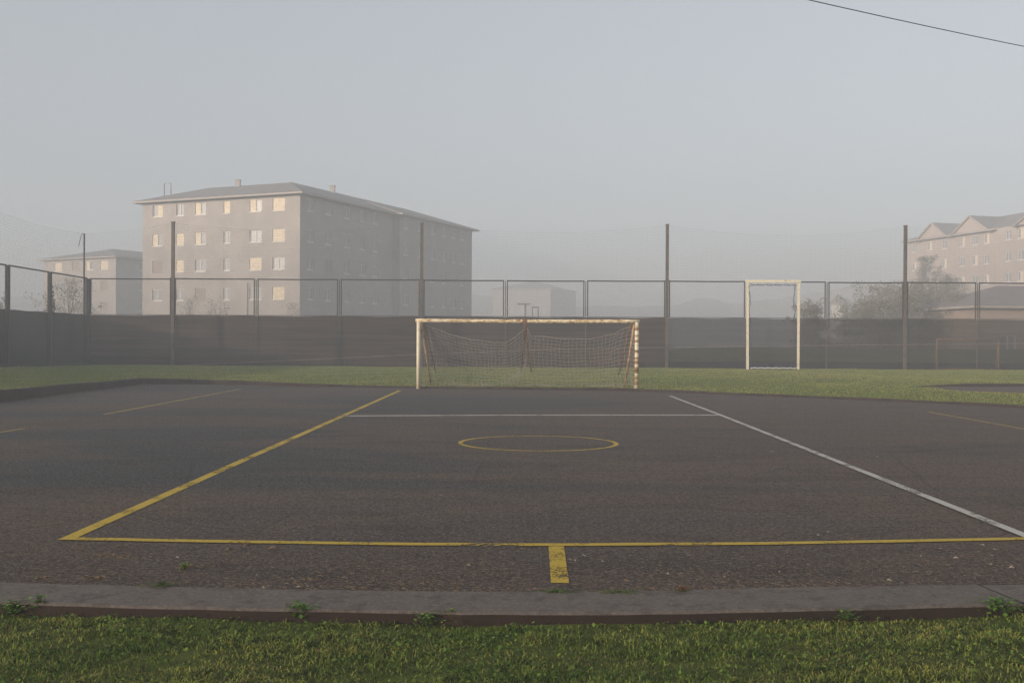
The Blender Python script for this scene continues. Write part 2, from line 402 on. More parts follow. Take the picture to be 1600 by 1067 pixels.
cc = (G(841, 681.2) + G(841, 704.6)) / 2; ra = (G(963, 693) - G(719, 693)).length / 2; rb = (G(841, 681.2) - G(841, 704.6)).length / 2
mb = MB()
for i in range(72):
    q = []
    for k, s_ in ((i, -1), (i + 1, -1), (i + 1, 1), (i, 1)):
        an = 2 * math.pi * k / 72; q.append(Vector((cc.x + (ra + s_ * .036) * math.cos(an), cc.y + (rb + s_ * .036) * math.sin(an), .004)))
    mb.quad(*q)
mb.build('yellow_circle', M['yellow'], court)

# ------------------------------------------------------------------ goal
gl = W(653.5, 607, 32.0); gr = W(994.5, 610, 31.55); gl.z = 0; gr.z = 0
ZT = 2.13
goal = empty('football_goal', (gl + gr) / 2, 'large white football goal with rusty frame and sagging net at the far edge of court', 'goal')
gd = (gr - gl).normalized(); bk = Vector((-gd.y, gd.x, 0)); UP = Vector((0, 0, 1))
def upv(z): return UP * z
MB().tube([gl, gl + upv(ZT - .03)], .058, 14).build('post', M['goal_white'], goal, True)
o = MB().tube([gr, gr + upv(.02 + .5 * ZT), gr + upv(ZT - .03)], .062, 14).build('post', M['goal_rusty'], goal, True); o['label'] = 'right goalpost banded with dark rust'
n_ = 24; MB().tube([(gl + upv(ZT)).lerp(gr + upv(ZT), i / n_) - gd * .09 * (i == 0) + gd * .09 * (i == n_) - UP * .012 * math.sin(math.pi * i / n_) for i in range(n_ + 1)], .058, 14).build('crossbar', M['goal_bar'], goal, True)
for q, s_ in ((gl, 1), (gr, -1)):
    MB().tube([q + upv(ZT - .12) + gd * .09, q + bk * 1.0 + gd * .25 + upv(.05)] if s_ > 0 else
              [q + upv(ZT - .1) - gd * .08, q + bk * .95 - gd * .33 + upv(.04)], .036, 8).build('rear_stay', M['rust_pale'], goal, True)
for a_, b_ in ((gl + gd * .15, gl + gd * .38), (gr - gd * .16, gr - gd * .5)):
    MB().tube([a_ + upv(ZT - .03), b_ + bk * 1.25 + upv(.45)], .022, 7).build('net_support', M['rust'], goal, True)
gm = gl.lerp(gr, .49)
for dx in (-.18, .14):
    MB().tube([gm + upv(ZT - .04), gm + gd * (dx * .15) + bk * .4 + upv(1.7), gm + gd * dx + bk * 1.35 + upv(.5)], .026, 7).build('net_support', M['rust'], goal, True)
mb = MB(); mb.box(gm + upv(ZT - .01), (.13, .15, .15), gd); mb.build('crossbar_clamp', M['rust'], goal)
# back net
def top_curve(u):
    pts = [(0, .02), (.04, .10), (.12, .30), (.22, .46), (.34, .56), (.40, .55), (.445, .38), (.485, .12), (.50, .10), (.52, .34), (.58, .36), (.68, .44), (.8, .42), (.9, .30), (.965, .10), (1, .02)]
    return ZT - .12 - np.interp(u, [q[0] for q in pts], [q[1] for q in pts])
def bot_curve(u):
    return .03 + .03 * abs(math.sin(u * 9))
nu, nv = 50, 15; grid = {}
nrng = random.Random(3)
for i in range(nu + 1):
    u = i / nu
    for j in range(nv + 1):
        v_ = j / nv
        a_ = gl + gd * ((gr - gl).length * (.02 + .96 * u)); zt = top_curve(u)
        z = zt * (1 - v_) + bot_curve(u) * v_
        back = (.25 + 1.0 * min(1, v_ * 1.4) + .10 * math.sin(u * 5 + 1)) * (1 - .55 * abs(2 * u - 1) ** 6)
        pin = .22 * math.sin(math.pi * v_) * math.exp(-((u - .05) / .06) ** 2) - .20 * math.sin(math.pi * v_) * math.exp(-((u - .95) / .06) ** 2)
        pinc = (-.10 * (1 if u > .49 else -1)) * math.exp(-((u - .49) / .05) ** 2) * v_
        slump = .10 * math.sin(7 * u + 2 * v_) * math.sin(math.pi * v_) + .3 * v_ * v_ * math.sin(3.1 * u) * .3
        grid[i, j] = a_ + bk * back + gd * (pin + pinc + slump * .6) + Vector((nrng.uniform(-.018, .018), nrng.uniform(-.02, .02), z + nrng.uniform(-.015, .015)))
mb = MB()
CR = .0052
for j in range(nv + 1): mb.tube([grid[i, j] for i in range(nu + 1)], CR * (1.7 if j == 0 else 1), 4, False)
for i in range(nu + 1): mb.tube([grid[i, j] for j in range(nv + 1)], CR, 4, False)
# side panels of the net
for side, q in ((0, gl), (nu, gr)):
    for j in range(0, nv + 1):
        a_ = q + upv((ZT - .15) * (1 - j / nv) + .03) ; b_ = grid[side, j]
        mb.tube([a_, a_.lerp(b_, .5) - UP * .04, b_], CR, 4, False)
    for k in (.25, .5, .75):
        mb.tube([(q + upv((ZT - .15) * (1 - j / nv) + .03)).lerp(grid[side, j], k) for j in range(nv + 1)], CR, 4, False)
# gathered strands beside the supports and slack net on the ground
for k in range(9):
    s_ = gl + gd * (.25 + .03 * k) + bk * .5; mb.tube([s_ + upv(1.8 - .1 * k), s_ + bk * .5 + gd * (.06 + .02 * k) + upv(.9), s_ + bk * .7 + gd * (.12 + .05 * k) + upv(.03)], .006, 4, False)
for k in range(7):
    s_ = gm + bk * 1.2; mb.tube([s_ + upv(1.0 - .05 * k), s_ - gd * (.12 + .03 * k) + upv(.5), s_ - gd * (.35 + .09 * k) + upv(.03)], .006, 4, False)
for k in range(26):
    x0 = nrng.uniform(.03, .93); s_ = gl.lerp(gr, x0) + bk * nrng.uniform(.85, 1.25) + upv(.05)
    mb.tube([s_ + gd * (.08 * q) + bk * nrng.uniform(-.05, .05) + upv(nrng.uniform(0, .07)) for q in range(nrng.randint(4, 9))], .008, 4, False)
mb.build('net', M['cord'], goal)

# upright frame against the fence
FY = 54.0
q0 = W(1168, 577, 52.9); q1 = W(1247, 577, 52.9); zb = lz(q0.x, q0.y)
sg = empty('upended_goal', (q0 + (q1 - q0) / 2).xy.to_3d() + upv(zb), 'tall narrow white goal frame laced with blue net, standing against the far fence', 'goal')
ht = W(1168, 437, 52.9).z
ux = Vector((1, 0, 0))
a_, b_ = Vector((q0.x, q0.y, zb - .02)), Vector((q1.x, q1.y, zb - .02))
def sqtube(p, q, s_, up_=Vector((0, 1, 0))):
    p, q = Vector(p), Vector(q); ax = (q - p).normalized(); sd_ = ax.cross(up_).normalized(); mb = MB()
    return mb.hexa([p + sd_ * i * s_ / 2 + up_ * j * s_ / 2 for i, j in ((-1, -1), (1, -1), (1, 1), (-1, 1))], [q + sd_ * i * s_ / 2 + up_ * j * s_ / 2 for i, j in ((-1, -1), (1, -1), (1, 1), (-1, 1))])
sqtube(a_, (a_.x + .03, a_.y + .25, ht - .13), .11).build('post', M['goal_white'], sg, recalc=True)
sqtube(b_, (b_.x + .08, b_.y + .25, ht - .13), .105).build('post', M['goal_white'], sg, recalc=True)
mb = MB(); mb.box(((a_.x + b_.x) / 2 + .055, a_.y + .25, ht - .065), (b_.x - a_.x + .23, .15, .13)); mb.build('crossbar', M['goal_white'], sg)
# blue lacing and the collapsed net
mb = MB(); rr = random.Random(5)
for xx, s_ in ((a_.x + .16, 1), (b_.x - .10, -1)):
    for k in range(2):
        mb.tube([(xx + s_ * (.03 * k + .05 * math.sin(i * 1.1 + k)) + rr.uniform(-.02, .02), a_.y + .15 + .25 * i / 22 + rr.uniform(-.03, .03), zb + (ht - zb - .25) * i / 22) for i in range(23)], .012, 5)
for k in range(2): mb.tube([(a_.x + .15 + i * (b_.x - a_.x - .2) / 18, a_.y + .22, ht - .21 - .05 * abs(math.sin(i * .9 + k)) - .03 * k) for i in range(19)], .014, 5)
for k in range(60):
    x0 = rr.uniform(a_.x + .1, b_.x - .1); mb.tube([(x0 + rr.uniform(-.12, .12) * i, a_.y + .2 + rr.uniform(0, .3), zb + .02 + rr.uniform(0, .26) * (1 - i / 5)) for i in range(5)], .016, 4)
mb.build('net', M['blue_cord'], sg)
mb = MB(); mb.tube([(a_.x + .15 + i * (b_.x - a_.x - .2) / 24, a_.y - .02, zb + .06 + .035 * abs(math.sin(i * .85))) for i in range(25)], .035, 6); mb.build('rope', M['white_cord'], sg, True)

# ------------------------------------------------------------------ fences
def chain_link(mb, A, B, z0, z1, pitch=.10, r=.0022):
    d = B - A; L = d.length; u = d / L; Hh = z1 - z0
    for sgn in (1, -1):
        k = -Hh
        while k < L:
            s0, s1 = max(0, k), min(L, k + Hh)
            if s1 - s0 > .02:
                t0, t1 = s0 - k, s1 - k
                if sgn < 0: t0, t1 = Hh - t0, Hh - t1
                p = A + u * s0; q = A + u * s1
                P, Q = Vector((p.x, p.y, z0 + t0)), Vector((q.x, q.y, z0 + t1))
                n = len(mb.v); mb.v += [tuple(P + Vector((0, 0, r * 1.4))), tuple(P - Vector((0, 0, r * 1.4))), tuple(P + Vector((u.y * -r, u.x * r, 0))),
                                        tuple(Q + Vector((0, 0, r * 1.4))), tuple(Q - Vector((0, 0, r * 1.4))), tuple(Q + Vector((u.y * -r, u.x * r, 0)))]
                mb.f += [(n, n + 1, n + 4, n + 3), (n + 1, n + 2, n + 5, n + 4), (n + 2, n, n + 3, n + 5)]
            k += pitch
ZR = 4.62
def screen_panel(name, A, B, z1, par, mat, dark=None, off=Vector((0, 0, 0)), zb=None, sagv=None):
    n = 20; m_ = 8; vs = []; ph = random.uniform(0, 6); sag = sagv if sagv is not None else random.uniform(.0, .03)
    d = (B - A).normalized(); nrm = Vector((-d.y, d.x, 0))
    for j in range(m_ + 1):
        for i in range(n + 1):
            u = i / n; p = A.lerp(B, u); z0 = lz(p.x, p.y) - .03
            zt = z1 - sag * math.sin(math.pi * u) + .008 * math.sin(u * 11 + ph)
            z = z0 + (zt - z0) * j / m_
            vs.append(tuple(p + off + nrm * (.03 * math.sin(u * 14 + ph + j * .4) * math.sin(math.pi * u)) + Vector((0, 0, z - p.z))))
    fs = [(j * (n + 1) + i, j * (n + 1) + i + 1, (j + 1) * (n + 1) + i + 1, (j + 1) * (n + 1) + i) for j in range(m_) for i in range(n)]
    return raw_mesh(name, vs, np.array(fs).ravel(), 4, mat, parent=par)
def net_span(mb, A, zA, B, zB, z0, sag, rows=21, r=.0033, curve=.25, vstep=.26):
    L = (B - A).length; n = 36; ph = random.uniform(0, 6)
    def pt(u, v):
        zt = zA * (1 - u) + zB * u - sag * 4 * u * (1 - u)
        p = A.lerp(B, u); base = z0
        z = base + (zt - base) * v - .10 * math.sin(math.pi * v) * math.sin(math.pi * u) + .012 * math.sin(u * 31 + v * 17 + ph)
        return Vector((p.x, p.y + .12 * math.sin(math.pi * u) * math.sin(math.pi * v), z))
    for j in range(1, rows + 1):
        mb.tube([pt(i / n, j / rows) for i in range(n + 1)], r * (1.3 if j == rows else 1), 3, False)
    k = int(L / vstep)
    for i in range(1, k): mb.tube([pt(i / k, j / 5) for j in range(6)], r * .3, 3, False)

back = empty('perimeter_fence', (0, FY, 0), 'long steel back fence with brown windbreak cloth below chain link, behind the goal', 'fence')
posts_px = [137, 270, 400, 530, 658.5, 789.5, 915, 1042, 1166, 1292, 1414, 1527]
PXs = [W(px, 500, FY).x for px in posts_px]
while PXs[-1] < 44: PXs.append(PXs[-1] + 4.15)
tall = {1, 4, 7, 10, 13, 16}
for i, x in enumerate(PXs):
    b0 = lz(x, FY) - .1
    if i in tall:
        mb = MB((x, FY, 0)); zt = 7.6
        mb.box((x, FY, (b0 + zt) / 2), (.15, .15, zt - b0)); mb.box((x, FY, zt + .015), (.20, .18, .03)); mb.box((x, FY - .02, ZR + .04), (.22, .21, .05)).box((x, FY - .02, 2.75), (.2, .2, .04))
        mb.build('tall_post', M['fence_post'], back)
    else:
        mb = MB((x, FY, 0)); wdt = .22 if i == 0 else .045
        mb.box((x, FY, (b0 + ZR - .02) / 2), (wdt, wdt if i == 0 else .04, ZR - .02 - b0)); mb.build('post', M['frame'] if i < 5 else M['fence_post'], back)  # left posts take the darker grey: their shade put into the colour
for i in range(len(PXs) - 1):
    A, B = Vector((PXs[i], FY, 0)), Vector((PXs[i + 1], FY, 0)); g0 = .13 if i in tall else (.16 if i == 0 else .10); g1 = .13 if (i + 1) in tall else .10
    A2, B2 = A + ux * g0, B - ux * g1; zf = 2.72
    mb = MB(A2); r_ = .033; dz = random.uniform(-.015, .015)
    mb.tube([A2 + upv(zf), A2 + upv(ZR + dz)], r_, 6).tube([B2 + upv(zf), B2 + upv(ZR + dz)], r_, 6)
    mb.tube([A2 + upv(ZR + dz) - ux * r_, (A2 + B2) / 2 + upv(ZR + dz - .01), B2 + upv(ZR + dz) + ux * r_], .038, 6).tube([A2 + upv(2.72), B2 + upv(2.72)], .016, 5)
    mb.build('frame', M['frame'], back)
    mb = MB(); chain_link(mb, A2 + Vector((0, .03, 0)), B2 + Vector((0, .03, 0)), 2.70, ZR); mb.o = Vector((0, 0, 0)); o = mb.build('chain_link', M['wire'], back); o.location = -Vector(back.location)
    o = screen_panel('windbreak_cloth', A, B, 2.70, back, M['screen'] if i < 7 else M['screen_thin'], off=Vector((0, .10, 0))); o.location = -Vector(back.location)
    zl_ = .42 + .12 * max(0, (5 - i)) / 5  # dark second layer, raised at the left to paint the shadow there
    o = screen_panel('cloth_hem', A, B, zl_, back, M['screen_dark'], off=Vector((0, .135, 0)), sagv=.02); o.location = -Vector(back.location)
mb = MB(); ti = sorted(tall)
xs = [Vector((PXs[0], FY, 0))] + [Vector((PXs[i], FY, 0)) for i in ti if i < len(PXs)]
zz = [6.95] + [7.55] * 10
for i in range(len(xs) - 1): net_span(mb, xs[i], zz[i], xs[i + 1], zz[i + 1], ZR + .04, .10 if i == 0 else random.uniform(.38, .5))
o = mb.build('stop_net', M['net'], back); o.location = -Vector(back.location)

LX0, LX1 = PXs[0], -21.6
left = empty('perimeter_fence', (LX0, 50, 0), 'side fence with windbreak cloth darkened blue-black for shade, running towards the viewer at the left', 'fence')
LY = [FY, 48.9, 44.2, 39.4, 34.6, 29.8, 25.0, 20.2]
LP = [Vector((LX0 + (LX1 - LX0) * (FY - y) / 10, y, 0)) for y in LY]
LP = [Vector((min(q.x, LX1) if k > 2 else q.x, q.y, 0)) for k, q in enumerate(LP)]
LP = [Vector((LX0 + .6 * min(1, k / 2), q.y, 0)) for k, q in enumerate(LP)]
for i, q in enumerate(LP[1:], 1):
    b0 = lz(q.x, q.y) - .1; zt = 7.3 if i in (3, 6) else ZR
    mb = MB(q); mb.box(q + upv((b0 + zt) / 2), (.16, .16, zt - b0)); mb.build('tall_post' if i in (3, 6) else 'post', M['frame'], left)
for i in range(len(LP) - 1):
    A, B = LP[i], LP[i + 1]; d = (B - A).normalized(); A2, B2 = A + d * .14, B - d * .12
    mb = MB(A2)
    mb.tube([A2 + upv(ZR), B2 + upv(ZR)], .04, 6).tube([A2 + upv(.4), A2 + upv(ZR)], .03, 6).tube([B2 + upv(.4), B2 + upv(ZR)], .03, 6); mb.build('frame', M['frame'], left)
    mb = MB(); chain_link(mb, A2, B2, 2.70, ZR); o = mb.build('chain_link', M['wire'], left); o.location = -Vector(left.location)
    o = screen_panel('windbreak_cloth', A, B, 2.72, left, M['screen_dark'], off=Vector((-.1, 0, 0))); o.location = -Vector(left.location)
    mb = MB(A); a0_, b0_ = lz(A.x, A.y), lz(B.x, B.y)
    mb.hexa([A + Vector((.1, 0, -.1)), B + Vector((.1, 0, -.1)), B + Vector((.22, 0, -.1)), A + Vector((.22, 0, -.1))], [A + Vector((.1, 0, a0_ + .12)), B + Vector((.1, 0, b0_ + .12)), B + Vector((.22, 0, b0_ + .12)), A + Vector((.22, 0, a0_ + .12))])
    mb.build('plinth', M['far_kerb'], left, recalc=True)
mb = MB(); net_span(mb, LP[0], 6.95, LP[3], 7.25, ZR + .04, .35, vstep=.4); net_span(mb, LP[3], 7.25, LP[6], 7.25, ZR + .04, .45, vstep=.4)
o = mb.build('stop_net', M['net'], left); o.location = -Vector(left.location)
# net pole at the corner with its loose bracket
cp = Vector((W(131.5, 400, FY + .3).x, FY + .3, 0)); zt = W(131, 365, FY + .3).z
pole = empty('net_pole', cp, 'thin pole with a bent arm rising above the left fence corner', 'pole')
MB(cp).tube([cp + upv(lz(cp.x, cp.y) - .1), cp + upv(zt)], .045, 8).build('shaft', M['frame'], pole, True)
MB(cp).tube([cp + upv(zt - .02), cp + Vector((-.10, 0, zt)), cp + Vector((-.16, 0, zt - .1)), cp + Vector((-.30, 0, zt - .68))], .016, 6).build('arm', M['frame'], pole, True)

# ------------------------------------------------------------------ pitch rail beyond the fence
rail = empty('pitch_rail', (0, FY, 0), 'long pale pipe railing sloping along the fence cloth behind the goal', 'railing')
RY = FY + .062
rp = [W(240, 573.5, RY), W(290, 570.5, RY), W(640, 554.5, RY), W(870, 545.5, RY), W(1160, 541, RY), W(1600, 536.5, RY), W(1800, 536, RY)]
MB().tube(rp, .022, 6).build('rail', M['rail'], rail, True).location = -Vector(rail.location)
for px, py in ((538, 560), (706, 552), (870, 545.5), (1005, 543.2), (1135, 541.3), (1290, 539.6), (1440, 538)):
    x = W(px, py, RY).x; tp = None
    for a_, b_ in zip(rp[:-1], rp[1:]):
        if a_.x <= x <= b_.x: tp = a_.lerp(b_, (x - a_.x) / (b_.x - a_.x))
    gz = lz(tp.x, tp.y) - .1
    o = MB().tube([tp, Vector((tp.x, tp.y, gz))], .009, 6).build('post', M['frame'], rail, True); o.location = -Vector(rail.location)
    o = MB().tube([tp, Vector((tp.x - 1.2 * max(.1, tp.z), tp.y, lz(tp.x - 1.2, tp.y) - .05))], .008, 6).build('brace', M['frame'], rail, True); o.location = -Vector(rail.location)
# small goal beyond the fence at right
b0 = W(1464, 578, 53.5); b1 = W(1560, 578, 53.5); g0z = lz(b0.x, 53.5) - .05; gt = W(1464, 530, 53.5).z
fg = empty('small_goal', ((b0.x + b1.x) / 2, 53.5, g0z), 'small rusty orange goal frame leaning against the fence cloth at the right', 'goal')
for x in (b0.x, b1.x):
    MB((x, 53.5, g0z)).tube([(x, 53.5, g0z), (x, 53.5, gt)], .032, 8).build('post', M['rust_dull'], fg, True)
    MB((x, 53.5, g0z)).tube([(x, 53.5, gt), (x, 53.6, gt - .4), (x, 53.8, g0z + .1)], .018, 6).build('rear_stay', M['rust_dull'], fg, True)
MB((b0.x, 53.5, gt)).tube([(b0.x - .04, 53.5, gt), (b1.x + .04, 53.5, gt)], .032, 8).build('crossbar', M['rust_dull'], fg, True)
MB((b0.x, 53.5, gt)).tube([(b0.x, 53.8, g0z + .12), (b1.x, 53.8, g0z + .12)], .018, 6).build('ground_bar', M['rust_dull'], fg, True)

# ------------------------------------------------------------------ buildings
M['wall'] = simple('pale_render', (.365, .335, .32), (.305, .285, .275), .5, .9)  # greyed so the unlit face nears the fog: haze put into the colour
M['wall_pink'] = simple('pinkish_render', (.38, .325, .30), (.34, .295, .275), .4, .9)
M['wall_house'] = simple('terracotta_render', (.34, .26, .22), (.30, .23, .195), .5, .9)
M['roof'] = simple('hazed_grey_tiles', (.20, .20, .205), (.165, .165, .17), 1.2, .85, vs=(1, 1, 4))  # tiles lightened towards fog grey, haze put into their colour
M['roof_red'] = simple('dull_red_tiles', (.22, .195, .195), (.19, .165, .165), 1.2, .85)  # house tiles paled to stand in for thicker haze
M['fascia'] = simple('cream_fascia', (.36, .325, .30), (.32, .285, .265), 1, .8)
M['wframe'] = simple('white_window_frame', (.60, .58, .55), (.54, .52, .50), 3, .6)
M['blind'] = simple('cream_roller_blind', (.72, .63, .49), (.56, .48, .37), 4, .7)
M['shut'] = simple('brown_shutter', (.30, .25, .22), (.25, .21, .19), 4, .8)
m, t, p, n, l = mk('window_glass'); p.inputs['Base Color'].default_value = (.20, .22, .25, 1); p.inputs['Roughness'].default_value = .3; p.inputs['Specular IOR Level'].default_value = .6; M['glass'] = m  # glass base lightened to lower contrast, as haze would

def face_wall(mb, A, u, L, z0, z1, nrm, cols, rows, dep=.16):
    """wall skin from A along u with openings; cols = [(s0,s1)], rows = [(za,zb)]"""
    xs = sorted({0, L, *[v for c in cols for v in c]}); zs = sorted({z0, z1, *[v for c in rows for v in c]})
    P = lambda s, z, d=0: Vector((A.x, A.y, 0)) + u * s - nrm * d + UP * z
    isw = lambda s, z: any(a < s < b for a, b in cols) and any(a < z < b for a, b in rows)
    for s0, s1 in zip(xs[:-1], xs[1:]):
        for a, b in zip(zs[:-1], zs[1:]):
            if isw((s0 + s1) / 2, (a + b) / 2):
                mb.quad(P(s0, a), P(s1, a), P(s1, a, dep), P(s0, a, dep)); mb.quad(P(s0, b), P(s0, b, dep), P(s1, b, dep), P(s1, b))
                mb.quad(P(s0, a), P(s0, a, dep), P(s0, b, dep), P(s0, b)); mb.quad(P(s1, a), P(s1, b), P(s1, b, dep), P(s1, a, dep))
            else: mb.quad(P(s0, a), P(s1, a), P(s1, b), P(s0, b))
def window(par, A, u, nrm, s0, s1, z0, z1, kind, dep=.13):
    P = lambda s, z, d=0: Vector((A.x, A.y, 0)) + u * s - nrm * d + UP * z
    org = P((s0 + s1) / 2, z0, dep); mb = MB(org); fw = .09
    def bar(sa, sb, za, zb, d0=.04, th=.07): mb.hexa([P(sa, za, dep - d0), P(sb, za, dep - d0), P(sb, za, dep - d0 + th), P(sa, za, dep - d0 + th)], [P(sa, zb, dep - d0), P(sb, zb, dep - d0), P(sb, zb, dep - d0 + th), P(sa, zb, dep - d0 + th)])
    bar(s0 - .03, s1 + .03, z0 - .06, z0 + .03, .16, .2)
    bar(s0, s0 + fw, z0 + .03, z1); bar(s1 - fw, s1, z0 + .03, z1); bar(s0 + fw, s1 - fw, z1 - fw, z1); bar(s0 + fw, s1 - fw, z0 + .03, z0 + .03 + fw)
    mid = (s0 + s1) / 2
    if kind in ('white', 'narrow', 'halfblind', 'halfleft'): bar(mid - fw * .6, mid + fw * .6, z0 + .03 + fw, z1 - fw)
    w_ = mb.build('window', M['shut'] if kind == 'dark' else M['wframe'], par, recalc=True)
    def pane(sa, sb, mat, name, d):
        q = MB(org); q.hexa([P(sa, z0 + .03, dep - d), P(sb, z0 + .03, dep - d), P(sb, z0 + .03, dep - d + .03), P(sa, z0 + .03, dep - d + .03)], [P(sa, z1, dep - d), P(sb, z1, dep - d), P(sb, z1, dep - d + .03), P(sa, z1, dep - d + .03)])
        pp = q.build(name, mat, w_, recalc=True); pp.location = (0, 0, 0)
    if kind == 'blind': pane(s0 + .01, s1 - .01, M['blind'], 'blind', .075)
    elif kind == 'dark': pane(s0 + .01, s1 - .01, M['shut'], 'shutter', .075)
    elif kind == 'halfblind': pane(s0 + .02, mid, M['glass'], 'pane', .0); pane(mid, s1 - .01, M['blind'], 'blind', .075)
    elif kind == 'halfleft': pane(s0 + .01, mid, M['blind'], 'blind', .075); pane(mid, s1 - .02, M['glass'], 'pane', .0)
    else: pane(s0 + .02, s1 - .02, M['glass'], 'pane', .0)
def hip_roof(o, u, v, a0, a1, b0, b1, ze, zr, ra0, ra1, rb, par, mat, fas=.2, rdir='u', ov=0):
    """eave rectangle in the (u,v) frame at origin o; ridge along u from ra0 to ra1 at v=rb (or along v)"""
    P = lambda a, b, z: Vector((o.x, o.y, 0)) + u * a + v * b + UP * z
    E = [P(a0, b0, ze), P(a1, b0, ze), P(a1, b1, ze), P(a0, b1, ze)]
    Rg = [P(ra0, rb, zr), P(ra1, rb, zr)] if rdir == 'u' else [P(rb, ra0, zr), P(rb, ra1, zr)]
    mb = MB(P((a0 + a1) / 2, (b0 + b1) / 2, ze))
    if rdir == 'u':
        mb.quad(E[0], E[1], Rg[1], Rg[0]); mb.quad(E[2], E[3], Rg[0], Rg[1]); mb.quad(E[1], E[2], Rg[1]); mb.quad(E[3], E[0], Rg[0])
    else:
        mb.quad(E[0], E[1], Rg[0]); mb.quad(E[1], E[2], Rg[1], Rg[0]); mb.quad(E[2], E[3], Rg[1]); mb.quad(E[3], E[0], Rg[0], Rg[1])
    mb.quad(*[q - UP * .03 for q in E[::-1]])
    rf = mb.build('roof', mat, par, recalc=True)
    mb = MB(P((a0 + a1) / 2, (b0 + b1) / 2, ze)); th = .1
    i_ = [P(a0 + th, b0 + th, 0), P(a1 - th, b0 + th, 0), P(a1 - th, b1 - th, 0), P(a0 + th, b1 - th, 0)]; e_ = [P(a0 - .04, b0 - .04, 0), P(a1 + .04, b0 - .04, 0), P(a1 + .04, b1 + .04, 0), P(a0 - .04, b1 + .04, 0)]
    for k in range(4):
        j = (k + 1) % 4; mb.hexa([e_[k] + UP * (ze - fas), e_[j] + UP * (ze - fas), i_[j] + UP * (ze - fas), i_[k] + UP * (ze - fas)], [e_[k] + UP * (ze - .02), e_[j] + UP * (ze - .02), i_[j] + UP * (ze - .02), i_[k] + UP * (ze - .02)])
    mb.quad(*[q + UP * (ze - fas + .05) for q in i_])
    fa = mb.build('fascia', M['fascia'], rf, recalc=True); fa.location = (0, 0, 0)
    return rf
def chimney(par, p, w_, z0, z1, mat):
    q = MB(p); q.box(p + UP * ((z0 + z1) / 2), (w_, w_, z1 - z0)); q.box(p + UP * (z1 + .04), (w_ * 1.25, w_ * 1.25, .1)); o = q.build('chimney', mat, par)
    o.location = Vector(p) - par.matrix_basis.translation - par.parent.matrix_basis.translation; return o
def hit(px, A, d):                    # distance along A + s*d where the ray through column px crosses, in plan
    r_ = ray(px, 450); den = r_.x * d.y - r_.y * d.x
    return (A.y * r_.x - A.x * r_.y) / -den if den else 0

ZG = -1.3
# --- the big block
K = Vector((-20.75, 100, 0)); u1 = (Vector((-39.0, 108, 0)) - K); Lf = u1.length; u1.normalize(); v1 = Vector((-u1.y, u1.x, 0)); v1 = v1 if v1.y > 0 else -v1
big = empty('apartment_building', (K.x, K.y, ZG), 'large five storey cream apartment block with one sunlit face, left of centre', 'building')
ZE = 15.45
rows = [(z, z + 1.25) for z in (.55 + .15, 3.3, 6.05, 8.95, 11.75)]
zr = lambda py, D: W(450, py, D).z
rows = []
for py in (325, 372, 414.5, 460, 505): zc = W(400, py, 104).z; rows.append((zc - .62, zc + .62))
rows = rows[::-1]
cpx = [(435, 1.45), (399, 1.45), (354, .8), (313, 1.4), (281, 1.0), (246, 1.35)]
kinds = {4: ['blind', 'halfblind', 'blind', 'halfblind', 'narrow', 'halfleft'], 3: ['blind', 'white', 'narrow', 'halfblind', 'blind', 'halfblind'],
         2: ['white', 'blind', 'narrow', 'white', 'blind', 'dark'], 1: ['blind', 'white', 'narrow', 'dark', 'narrow', 'white'], 0: ['white', 'dark', 'narrow', 'white', 'white', 'white']}
cols = []
for px, wd in cpx: s_ = hit(px, K, u1); cols.append((s_ - wd / 2, s_ + wd / 2))
nf = -v1
mb = MB(K); face_wall(mb, K, u1, Lf, ZG, ZE, nf, cols, rows)
# the long side, in two steps
nr = -u1; B1, STEP = 18.0, .8; LB = B1 + hit(737, K + v1 * B1 - u1 * STEP, v1)
cb = [hit(px, K, v1) for px in (485, 513, 542, 566, 586)]; colsb = [(s_ - .6, s_ + .6) for s_ in cb]
face_wall(mb, K, v1, B1, ZG, ZE, nr, colsb, rows)
K2 = K + v1 * B1 - u1 * STEP
cb2 = [hit(px, K2, v1) for px in (634, 656, 676, 694, 709, 722)]; colsb2 = [(s_ - .6, s_ + .6) for s_ in cb2]
face_wall(mb, K2, v1, LB - B1, ZG, ZE, nr, colsb2, rows)
Q = lambda a, b, z: K + u1 * a + v1 * b + UP * z
mb.quad(Q(0, B1, ZG), Q(-STEP, B1, ZG), Q(-STEP, B1, ZE), Q(0, B1, ZE))
mb.quad(Q(-STEP, LB, ZG), Q(12, LB, ZG), Q(12, LB, ZE), Q(-STEP, LB, ZE)); mb.quad(Q(12, LB, ZG), Q(12, 14, ZG), Q(12, 14, ZE), Q(12, LB, ZE))
mb.quad(Q(12, 14, ZG), Q(Lf, 14, ZG), Q(Lf, 14, ZE), Q(12, 14, ZE)); mb.quad(Q(Lf, 14, ZG), Q(Lf, 0, ZG), Q(Lf, 0, ZE), Q(Lf, 14, ZE))
mb.build('wall', M['wall'], big, recalc=False)
for r_i, (za, zb_) in enumerate(rows):
    for c_i, (s0, s1) in enumerate(cols): window(big, K, u1, nf, s0, s1, za, zb_, kinds[r_i][c_i])
    for c_i, (s0, s1) in enumerate(colsb): window(big, K, v1, nr, s0, s1, za, zb_, 'dark' if (r_i, c_i) == (2, 1) else 'white')
    for c_i, (s0, s1) in enumerate(colsb2): window(big, K2, v1, nr, s0, s1, za, zb_, 'white')
